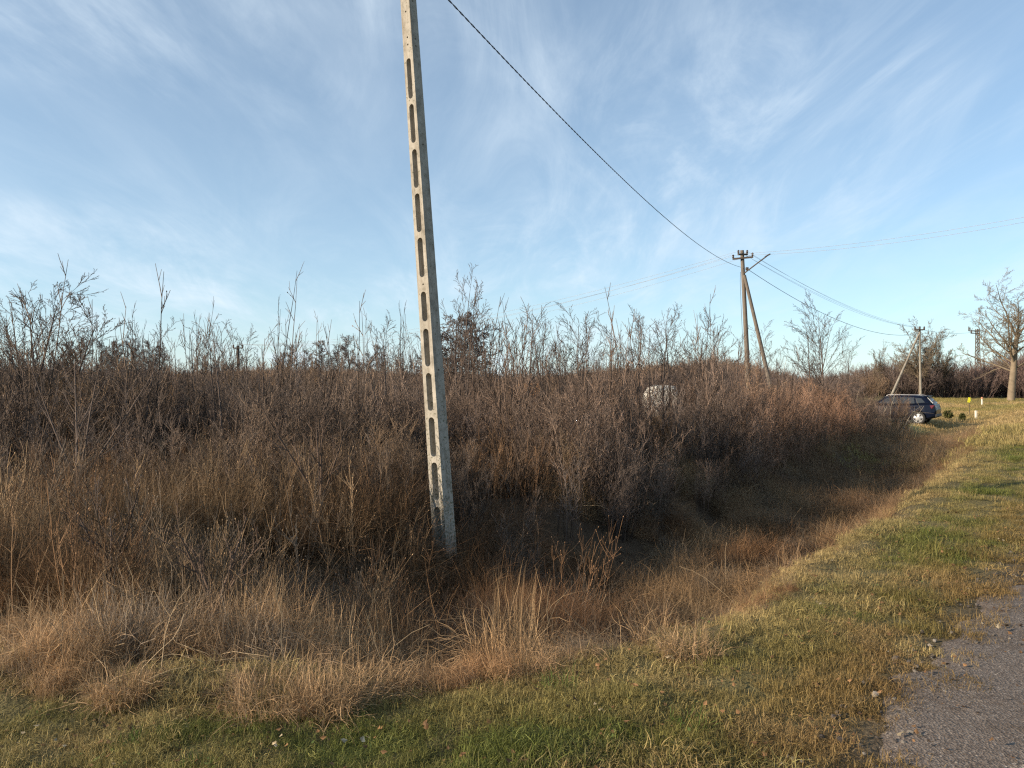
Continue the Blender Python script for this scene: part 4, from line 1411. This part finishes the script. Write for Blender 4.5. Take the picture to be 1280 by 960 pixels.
def wire(A, B, sag, r, label, group=None, mat=None, n=48, name='overhead_wire'):
    A, B = Vector(A), Vector(B)
    pts = [A.lerp(B, k / n) - Vector((0, 0, sag * 4 * (k / n) * (1 - k / n))) for k in range(n + 1)]
    T = Tubes()
    T.tube([tuple(p - A) for p in pts], r, 4)
    o = link(name, T.mesh(name, mat or M_wire, True), None, A)
    tag(o, label, 'overhead wire', group)
    return o


def twisted(A, B, sag, label):
    A, B = Vector(A), Vector(B)
    n = 900
    T = Tubes()
    ax = (B - A).normalized(); u = ax.cross(Vector((0, 0, 1))).normalized(); w = ax.cross(u)
    f = np.linspace(0, 1, n + 1)
    base = np.array(B - A)[None, :] * f[:, None] - np.array([0, 0, 1])[None, :] * (sag * 4 * f * (1 - f))[:, None]
    Ln = (B - A).length
    for ph in (0, math.pi):
        a = f * Ln / 0.34 * 2 * math.pi + ph
        pts = base + 0.0058 * (np.cos(a)[:, None] * np.array(u) + np.sin(a)[:, None] * np.array(w))
        T.tube(pts, 0.006, 4)
    o = link('overhead_cable', T.mesh('overhead_cable', M_cable), None, A)
    tag(o, 'thick black twisted cable sagging from the concrete pole to the wooden pole', 'overhead cable')


twisted(hook, P(926, 334, D1 - 0.15), 0.62, '')
gw = 'thin wires from the wooden pole off to the left'
for k, (py, off, sg) in enumerate(((318, -0.3, 1.3), (318, 0.3, 1.45), (322, -0.5, 1.5), (322, 0.5, 1.65))):
    wire(P(928.5, py, D1 - 0.16) + Vector((off, 0, 0.15)), P(297.5, 434, D4 - 0.2) + Vector((-0.42 + 0.28 * k, 0, 0.25)), sg, 0.0065,
         ['highest', 'second highest', 'second lowest', 'lowest'][k] + ' thin overhead wire running left from the wooden pole to the distant pole', gw)
gr = 'thin wires from the wooden pole to the far concrete pole'
for k, (py, off, sg) in enumerate(((318, -0.1, 0.7), (318, 0.35, 0.8), (322, 0.2, 0.9), (322, 0.55, 0.8))):
    wire(P(928.5, py, D1 - 0.16) + Vector((off, 0, 0.1)), P(1149.5, 411.5, D2 - 0.2) + Vector((-0.5 + 0.33 * k, 0, 0.2)), sg, 0.006,
         ['leftmost', 'second', 'third', 'rightmost'][k] + ' at its far end of four thin wires to the far concrete pole', gr)
wire(P(933.8, 336, D1 - 0.3), P(1148, 417, D2 - 0.2), 1.3, 0.014, 'black insulated cable sagging below the thin wires toward the far concrete pole', None, M_cable)
wire(P(929, 317, D1 - 0.16), P(1330, 262, 30), 0.25, 0.007, 'thin overhead wire leaving the wooden pole to the right, upper of two', None)
wire(P(934, 319, D1 - 0.16), P(1330, 268, 30.3), 0.3, 0.007, 'thin overhead wire leaving the wooden pole to the right, lower of two', None)
wire(P(1152, 412, D2 - 0.2), P(1217, 415, D3), 0.3, 0.014, 'wire from the far concrete pole to the lattice mast', None, M_cable)
wire(P(1217, 414, D3), P(1330, 404, 150), 0.8, 0.014, 'wire leaving the lattice mast behind the big oak', None, M_cable)

# ------------------------------------------------------------------ parked car
M_paint = plain('dark_blue_paint', (0.004, 0.0065, 0.017), 0.25, 0.0, 0.0, 0.22)
M_glass = plain('dark_car_glass', (0.03, 0.035, 0.04), 0.10, 0.0, 0.0, 0.6)
M_tyre = plain('tyre_rubber', (0.02, 0.02, 0.02), 0.85)
M_rim = plain('alloy', (0.55, 0.55, 0.56), 0.3, 0.8)
M_lamp = plain('red_lamp_glass', (0.16, 0.02, 0.025), 0.15, 0, 1.0)
M_trim = plain('black_plastic', (0.02, 0.02, 0.022), 0.6)
M_rail = plain('silver_rail', (0.22, 0.22, 0.23), 0.35, 0.7)


def car():
    D = 42.0
    yaw = R(-38)
    ux = Vector((math.cos(yaw), math.sin(yaw), 0))
    rear = Vector(((1173.5 - 640) / 962 * D, D, 0))
    c = rear - ux * 2.15
    g = float(min(ground_at(c.x + ux.x * q, c.y + ux.y * q) for q in (1.3, 0.0)))
    root = empty('parked_car', (c.x, c.y, -0.6))
    root.rotation_euler = (0, 0, yaw)
    tag(root, 'dark blue hatchback SUV parked behind the brushwood, rear to the right', 'car')

    def loft(name, stations, mat, half=False):
        bm = bmesh.new()
        rings = []
        for (x, prof) in stations:
            ring = [bm.verts.new((x, yy, zz)) for yy, zz in prof] + [bm.verts.new((x, -yy, zz)) for yy, zz in prof[::-1]]
            rings.append(ring)
        n = len(rings[0])
        for a, b in zip(rings[:-1], rings[1:]):
            for i in range(n):
                bm.faces.new((a[i], a[(i + 1) % n], b[(i + 1) % n], b[i]))
        bm.faces.new(rings[0][::-1]); bm.faces.new(rings[-1])
        bmesh.ops.recalc_face_normals(bm, faces=bm.faces)
        me = bpy.data.meshes.new(name); bm.to_mesh(me); bm.free()
        me.materials.append(mat)
        for p in me.polygons:
            p.use_smooth = True
        return link(name, me, root)

    def lower(x, zb, zt, w):      # half section: from the sill up to the waist line
        return (x, [(w * 0.82, zb), (w * 0.97, zb + 0.10), (w, zb + 0.32), (w * 0.985, (zb + zt) / 2 + 0.08), (w * 0.95, zt - 0.06), (w * 0.88, zt), (w * 0.3, zt + 0.015)])
    body = loft('body', [lower(-2.22, 0.42, 0.72, 0.62), lower(-2.14, 0.30, 0.80, 0.78), lower(-1.9, 0.24, 0.90, 0.88), lower(-1.3, 0.22, 0.99, 0.92), lower(-0.9, 0.22, 1.03, 0.925),
                         lower(0, 0.22, 1.05, 0.93), lower(1.0, 0.22, 1.09, 0.93), lower(1.6, 0.25, 1.12, 0.92), lower(1.9, 0.32, 1.13, 0.88), lower(2.08, 0.38, 1.08, 0.82), lower(2.15, 0.46, 0.80, 0.72)], M_paint)
    bmc = bmesh.new()
    for xx in (-1.33, 1.30):
        for s_ in (-1, 1):
            bmesh.ops.create_cone(bmc, cap_ends=True, segments=28, radius1=0.40, radius2=0.40, depth=0.5, matrix=Matrix.Translation((xx, s_ * 0.86, 0.36)) @ Matrix.Rotation(R(90), 4, 'X'))
    mc = bpy.data.meshes.new('arch'); bmc.to_mesh(mc); bmc.free()
    oc = link('arch', mc, root)
    bpy.context.view_layer.update()
    md = body.modifiers.new('arches', 'BOOLEAN'); md.object = oc; md.operation = 'DIFFERENCE'; md.solver = 'EXACT'
    new = bpy.data.meshes.new_from_object(body.evaluated_get(bpy.context.evaluated_depsgraph_get()))
    body.modifiers.clear()
    if len(new.polygons) > 40:
        body.data = new
    bpy.data.objects.remove(oc)
    for p in body.data.polygons:
        p.use_smooth = False

    def upper(x, zb, zt, wb, wt):
        return (x, [(wb, zb), (wb * 0.6 + wt * 0.4, zb * 0.6 + zt * 0.4), (wt * 1.03, zt - 0.08), (wt * 0.9, zt), (wt * 0.4, zt + 0.02)])
    loft('cabin', [upper(-1.05, 1.00, 1.04, 0.80, 0.72), upper(-0.35, 1.03, 1.50, 0.86, 0.64), upper(0.2, 1.03, 1.58, 0.87, 0.66), upper(1.1, 1.05, 1.56, 0.87, 0.65), upper(1.62, 1.08, 1.50, 0.85, 0.63), upper(2.0, 1.08, 1.12, 0.80, 0.72)], M_paint)

    def panel(name, pts, mat, parent=root, t=0.012):
        bm = bmesh.new()
        vs = [bm.verts.new(p) for p in pts]
        f = bm.faces.new(vs)
        r = bmesh.ops.extrude_face_region(bm, geom=[f])
        nrm = f.normal.copy() if f.normal.length else Vector((0, 1, 0))
        bm.normal_update()
        nrm = f.normal
        for g_ in r['geom']:
            if isinstance(g_, bmesh.types.BMVert):
                g_.co -= nrm * t
        bmesh.ops.recalc_face_normals(bm, faces=bm.faces)
        return bm_obj(name, bm, mat, parent)

    def sy(x, z, s_):              # flank of the cabin at height z
        f = (z - 1.05) / 0.5
        return s_ * (0.875 - 0.215 * f + 0.012)
    for s_ in (-1, 1):
        for quad in ([(-0.72, 1.12), (-0.28, 1.44), (0.28, 1.48), (0.28, 1.12)], [(0.36, 1.12), (0.36, 1.48), (1.05, 1.46), (1.12, 1.14)], [(1.20, 1.15), (1.13, 1.45), (1.42, 1.42), (1.62, 1.20)]):
            panel('side_window', [(x, sy(x, z, s_), z) for x, z in quad], M_glass)
        panel('tail_lamp', [(2.125, s_ * 0.60, 0.98), (2.135, s_ * 0.62, 0.86), (1.93, s_ * 0.90, 0.88), (1.86, s_ * 0.905, 1.04), (2.05, s_ * 0.79, 1.07)], M_lamp, t=-0.02)
        T = Tubes()
        T.tube([(-0.35, s_ * 0.60, 1.53), (-0.25, s_ * 0.60, 1.60), (1.2, s_ * 0.60, 1.60), (1.45, s_ * 0.60, 1.56)], 0.022, 6)
        link('roof_rail', T.mesh('roof_rail', M_rail, True), root)
        bm = bmesh.new(); box_into(bm, (-0.72, s_ * 0.98, 1.10), (0.14, 0.2, 0.15)); bm_obj('wing_mirror', bm, M_paint, root, 0.03)
        for xx in (-0.55, 0.45):
            bm = bmesh.new(); box_into(bm, (xx + 0.65, s_ * 0.935, 0.93), (0.2, 0.03, 0.03)); bm_obj('door_handle', bm, M_paint, root, 0.008)
        bm = bmesh.new(); box_into(bm, (0.0, s_ * 0.925, 0.26), (1.7, 0.04, 0.09)); bm_obj('sill_trim', bm, M_trim, root, 0.01)
    panel('rear_window', [(1.68, -0.56, 1.46), (1.68, 0.56, 1.46), (1.97, 0.68, 1.15), (1.97, -0.68, 1.15)], plain('rear_glass', (0.10, 0.115, 0.13), 0.05, 0, 0, 0.6), t=-0.02)
    panel('windscreen', [(-0.42, -0.60, 1.48), (-0.42, 0.60, 1.48), (-1.0, 0.72, 1.07), (-1.0, -0.72, 1.07)], M_glass, t=0.02)
    bm = bmesh.new(); box_into(bm, (1.62, 0, 1.53), (0.26, 1.15, 0.035)); bm_obj('spoiler', bm, M_paint, root, 0.012)
    bm = bmesh.new(); box_into(bm, (2.13, 0, 0.50), (0.10, 1.5, 0.16)); bm_obj('rear_bumper', bm, M_trim, root, 0.03)
    tyre = rim = None
    for xx in (-1.33, 1.30):
        for s_ in (-1, 1):
            w = empty('wheel', (xx, s_ * 0.82, 0.35)); w.parent = root
            w.rotation_euler = (0, 0, 0 if s_ < 0 else math.pi)
            if tyre is None:
                prof = [(-0.11, 0.24), (-0.115, 0.31), (-0.09, 0.345), (0.09, 0.345), (0.115, 0.31), (0.11, 0.24), (-0.11, 0.24)]
                T = Tubes(); T.tube([(0, yy, 0) for yy, _ in prof[:-1]], [0.01] * 6, 3)
                bm = bmesh.new(); rings = []
                for q in range(32):
                    a = q * 2 * math.pi / 32
                    rings.append([bm.verts.new((math.cos(a) * r_, yy, math.sin(a) * r_)) for yy, r_ in prof[:-1]])
                for q in range(32):
                    A_, B_ = rings[q], rings[(q + 1) % 32]
                    for i in range(6):
                        bm.faces.new((A_[i], A_[(i + 1) % 6], B_[(i + 1) % 6], B_[i]))
                bmesh.ops.recalc_face_normals(bm, faces=bm.faces)
                tyre = bpy.data.meshes.new('tyre'); bm.to_mesh(tyre); bm.free(); tyre.materials.append(M_tyre)
                bm = bmesh.new()
                bmesh.ops.create_cone(bm, cap_ends=True, segments=18, radius1=0.065, radius2=0.055, depth=0.05, matrix=Matrix.Translation((0, -0.10, 0)) @ Matrix.Rotation(R(90), 4, 'X'))
                for q in range(5):
                    m_ = Matrix.Rotation(q * 2 * math.pi / 5, 4, 'Y')
                    vs = [bm.verts.new(m_ @ Vector(p)) for p in ((-0.05, -0.118, 0.03), (0.05, -0.118, 0.03), (0.075, -0.10, 0.245), (-0.075, -0.10, 0.245), (-0.05, -0.085, 0.03), (0.05, -0.085, 0.03), (0.075, -0.075, 0.245), (-0.075, -0.075, 0.245))]
                    for f in ((0, 1, 2, 3), (7, 6, 5, 4), (0, 4, 5, 1), (1, 5, 6, 2), (2, 6, 7, 3), (3, 7, 4, 0)):
                        bm.faces.new([vs[i] for i in f])
                for q in range(32):
                    a, b = q * 2 * math.pi / 32, (q + 1) * 2 * math.pi / 32
                    p = [(math.cos(t_) * r_, y_, math.sin(t_) * r_) for t_ in (a, b) for r_, y_ in ((0.225, -0.105), (0.25, -0.105), (0.25, 0.08))]
                    vs = [bm.verts.new(v) for v in p]
                    bm.faces.new((vs[0], vs[1], vs[4], vs[3])); bm.faces.new((vs[1], vs[2], vs[5], vs[4]))
                rim = bpy.data.meshes.new('rim'); bm.to_mesh(rim); bm.free(); rim.materials.append(M_rim)
                bm = bmesh.new()
                bmesh.ops.create_cone(bm, cap_ends=True, segments=24, radius1=0.245, radius2=0.245, depth=0.1, matrix=Matrix.Rotation(R(90), 4, 'X'))
                disc = bpy.data.meshes.new('brake_disc'); bm.to_mesh(disc); bm.free(); disc.materials.append(M_trim)
            link('tyre', tyre, w); link('rim', rim, w); link('brake_disc', disc, w)


car()

# ------------------------------------------------------------------ small things in the field
M_white = surf_mat('white_post_paint', (0.62, 0.56, 0.44), (0.78, 0.72, 0.60), 14, 0.7, 0.1)
M_yellow = plain('yellow_sheet', (0.75, 0.70, 0.03), 0.5)
M_orange = surf_mat('orange_post_top', (0.45, 0.20, 0.12), (0.6, 0.3, 0.18), 10, 0.7, 0.1)


def reach(px, ybase):
    best = min((abs(480 + (CAM_H - ground_at((px - 640) / 962 * d_, d_)) * 962 / d_ - ybase), d_) for d_ in np.arange(30, 110, 1.0))
    return float(best[1])


def post(px, ytop, ybase, w, label, top=None):
    d = reach(px, ybase)
    x = (px - 640) / 962 * d
    g = ground_at(x, d)
    h = (480 - ytop) / 962 * d + CAM_H - g
    r = empty('marker_post', (x, d, g))
    tag(r, label, 'marker post', 'pale marker posts in the field')
    bm = bmesh.new(); box_into(bm, (0, 0, h / 2 - 0.05), (w, w * 0.7, h + 0.1)); bm_obj('shaft', bm, M_white, r, 0.015)
    if top:
        bm = bmesh.new(); box_into(bm, (0, 0, h + 0.02), (w * 1.15, w * 0.85, 0.18)); bm_obj('cap', bm, top, r, 0.015)
    else:
        bm = bmesh.new(); box_into(bm, (0, 0, h + 0.01), (w * 1.05, w * 0.8, 0.05)); bm_obj('cap', bm, M_white, r, 0.01)
    return r


post(1220, 514, 524, 0.13, 'short thick white post in front of the yellow marker')
post(1227.5, 498, 507.5, 0.11, 'slim pale post with reddish top in the field', M_orange)

d = reach(1211.5, 521)
x = (1211.5 - 640) / 962 * d; g = ground_at(x, d)
ym = empty('marker_sign', (x, d, g))
tag(ym, 'bright yellow marker plate on a thin dark stake in the field', 'marker sign')
ztop = CAM_H + (480 - 497) / 962 * d - g
tube_obj('stake', [(0.03, 0, -0.1), (0, 0, ztop)], 0.016, M_trim, ym, 6)
bm = bmesh.new(); box_into(bm, (-0.02, -0.03, ztop - 0.16), (0.17, 0.015, 0.34), Matrix.Rotation(R(12), 3, 'Y')); bm_obj('plate', bm, M_yellow, ym, 0.004)
bm = bmesh.new(); box_into(bm, (0.07, -0.05, ztop - 0.14), (0.12, 0.012, 0.2), Matrix.Rotation(R(-25), 3, 'Y') @ Matrix.Rotation(R(40), 3, 'Z')); bm_obj('plate', bm, M_yellow, ym, 0.004)


def young_fir(px, ytop, d, wpx, label):
    x = (px - 640) / 962 * d; g = ground_at(x, d)
    h = CAM_H + (480 - ytop) / 962 * d - g
    rad = wpx / 962 * d / 2
    Tk, Tc = Tubes(), Tubes()
    Tk.tube([(0, 0, -0.05), (0, 0, h)], [0.02, 0.005], 5)
    for k in range(60):
        z = h * rng.uniform(0.05, 0.95); a = rng.uniform(0, 6.28)
        ln = rad * (1.15 - 0.75 * z / h)
        e = np.array([math.cos(a), math.sin(a), 0.35])
        pts, dd = wander((0, 0, z), e, ln, 3, 0.12, 0.1)
        Tc.tube(pts, 0.006, 3, 0.3)
        for _ in range(16):
            f = rng.uniform(0.1, 1) * 2.99; i = int(f)
            q = pts[i] * (1 - f + i) + pts[i + 1] * (f - i)
            Tc.bud(q, side_dir(dd, 0.8), 0.11, 0.014, rng.uniform())
    r = empty('young_fir', (x, d, g)); tag(r, label, 'young conifer', 'young conifers in the field')
    link('trunk', Tk.mesh('trunk', M_bark), r); link('crown', Tc.mesh('crown', M_fir), r)


young_fir(1185, 514, reach(1185, 527), 15, 'bushy dark green young conifer just right of the car')
young_fir(1203, 518, reach(1203, 525), 8, 'tiny green conifer between the larger one and the white post')

# pale sheeting tunnel and rusty-brown stack seen through the twigs
def mound(name, px, ytop, ybot, wpx, d, mat, label, cat, rough=0.10, depth=1.0, square=2.0):
    x = (px - 640) / 962 * d
    g = ground_at(x, d)
    h = CAM_H + (480 - ytop) / 962 * d - g
    w = wpx / 962 * d / 2
    nu, nv = 64, 24
    V, F = [], []
    U, Vv = np.meshgrid(np.linspace(0, 2 * math.pi, nu, endpoint=False), np.linspace(0, math.pi / 2, nv), indexing='ij')
    cu, su = np.cos(U), np.sin(U)
    k = 2 / square
    X = w * np.sign(cu) * np.abs(cu) ** k * np.cos(Vv) ** (k * 0.8)
    Y = w * depth * np.sign(su) * np.abs(su) ** k * np.cos(Vv) ** (k * 0.8)
    Z = h * np.sin(Vv) ** k
    nz = (fbm(U * 3 + Vv, Vv * 4 + U, 2.2, 141, 3) - 0.5) * rough * 2
    fold = np.abs(np.sin(U * 9 + 3 * fbm(U, Vv, 2, 5, 2))) * rough * 0.5
    X = X * (1 + nz + fold); Y = Y * (1 + nz + fold); Z = Z * (1 + nz * 0.6)
    v = np.stack([X, Y, Z], -1).reshape(-1, 3)
    i = np.arange(nu)[:, None] * nv; i2 = ((np.arange(nu) + 1) % nu)[:, None] * nv; j = np.arange(nv - 1)[None, :]
    f = np.stack([i + j, i2 + j, i2 + j + 1, i + j + 1], -1).reshape(-1, 4)
    o = link(name, np_mesh(name, v, f, 4, mat, smooth=True), None, (x, d, g))
    tag(o, label, cat)


M_sheet = surf_mat('dirty_white_sheeting', (0.42, 0.39, 0.32), (0.70, 0.67, 0.60), 1.6, 0.6, 0.4)
M_hay = surf_mat('old_hay', (0.16, 0.08, 0.035), (0.34, 0.18, 0.08), 6, 0.95, 1.0, bump_dist=0.1)
mound('sheeted_heap', 828, 482, 520, 52, 49.5, M_sheet, 'pale sheet-covered heap showing through the brush left of the wooden pole', 'covered heap', 0.06, 0.8, 3.0)
mound('hay_stack', 662, 480, 520, 66, 49.5, M_hay, 'rusty brown heap of old hay behind the brush', 'hay heap', 0.10, 0.9, 2.6)
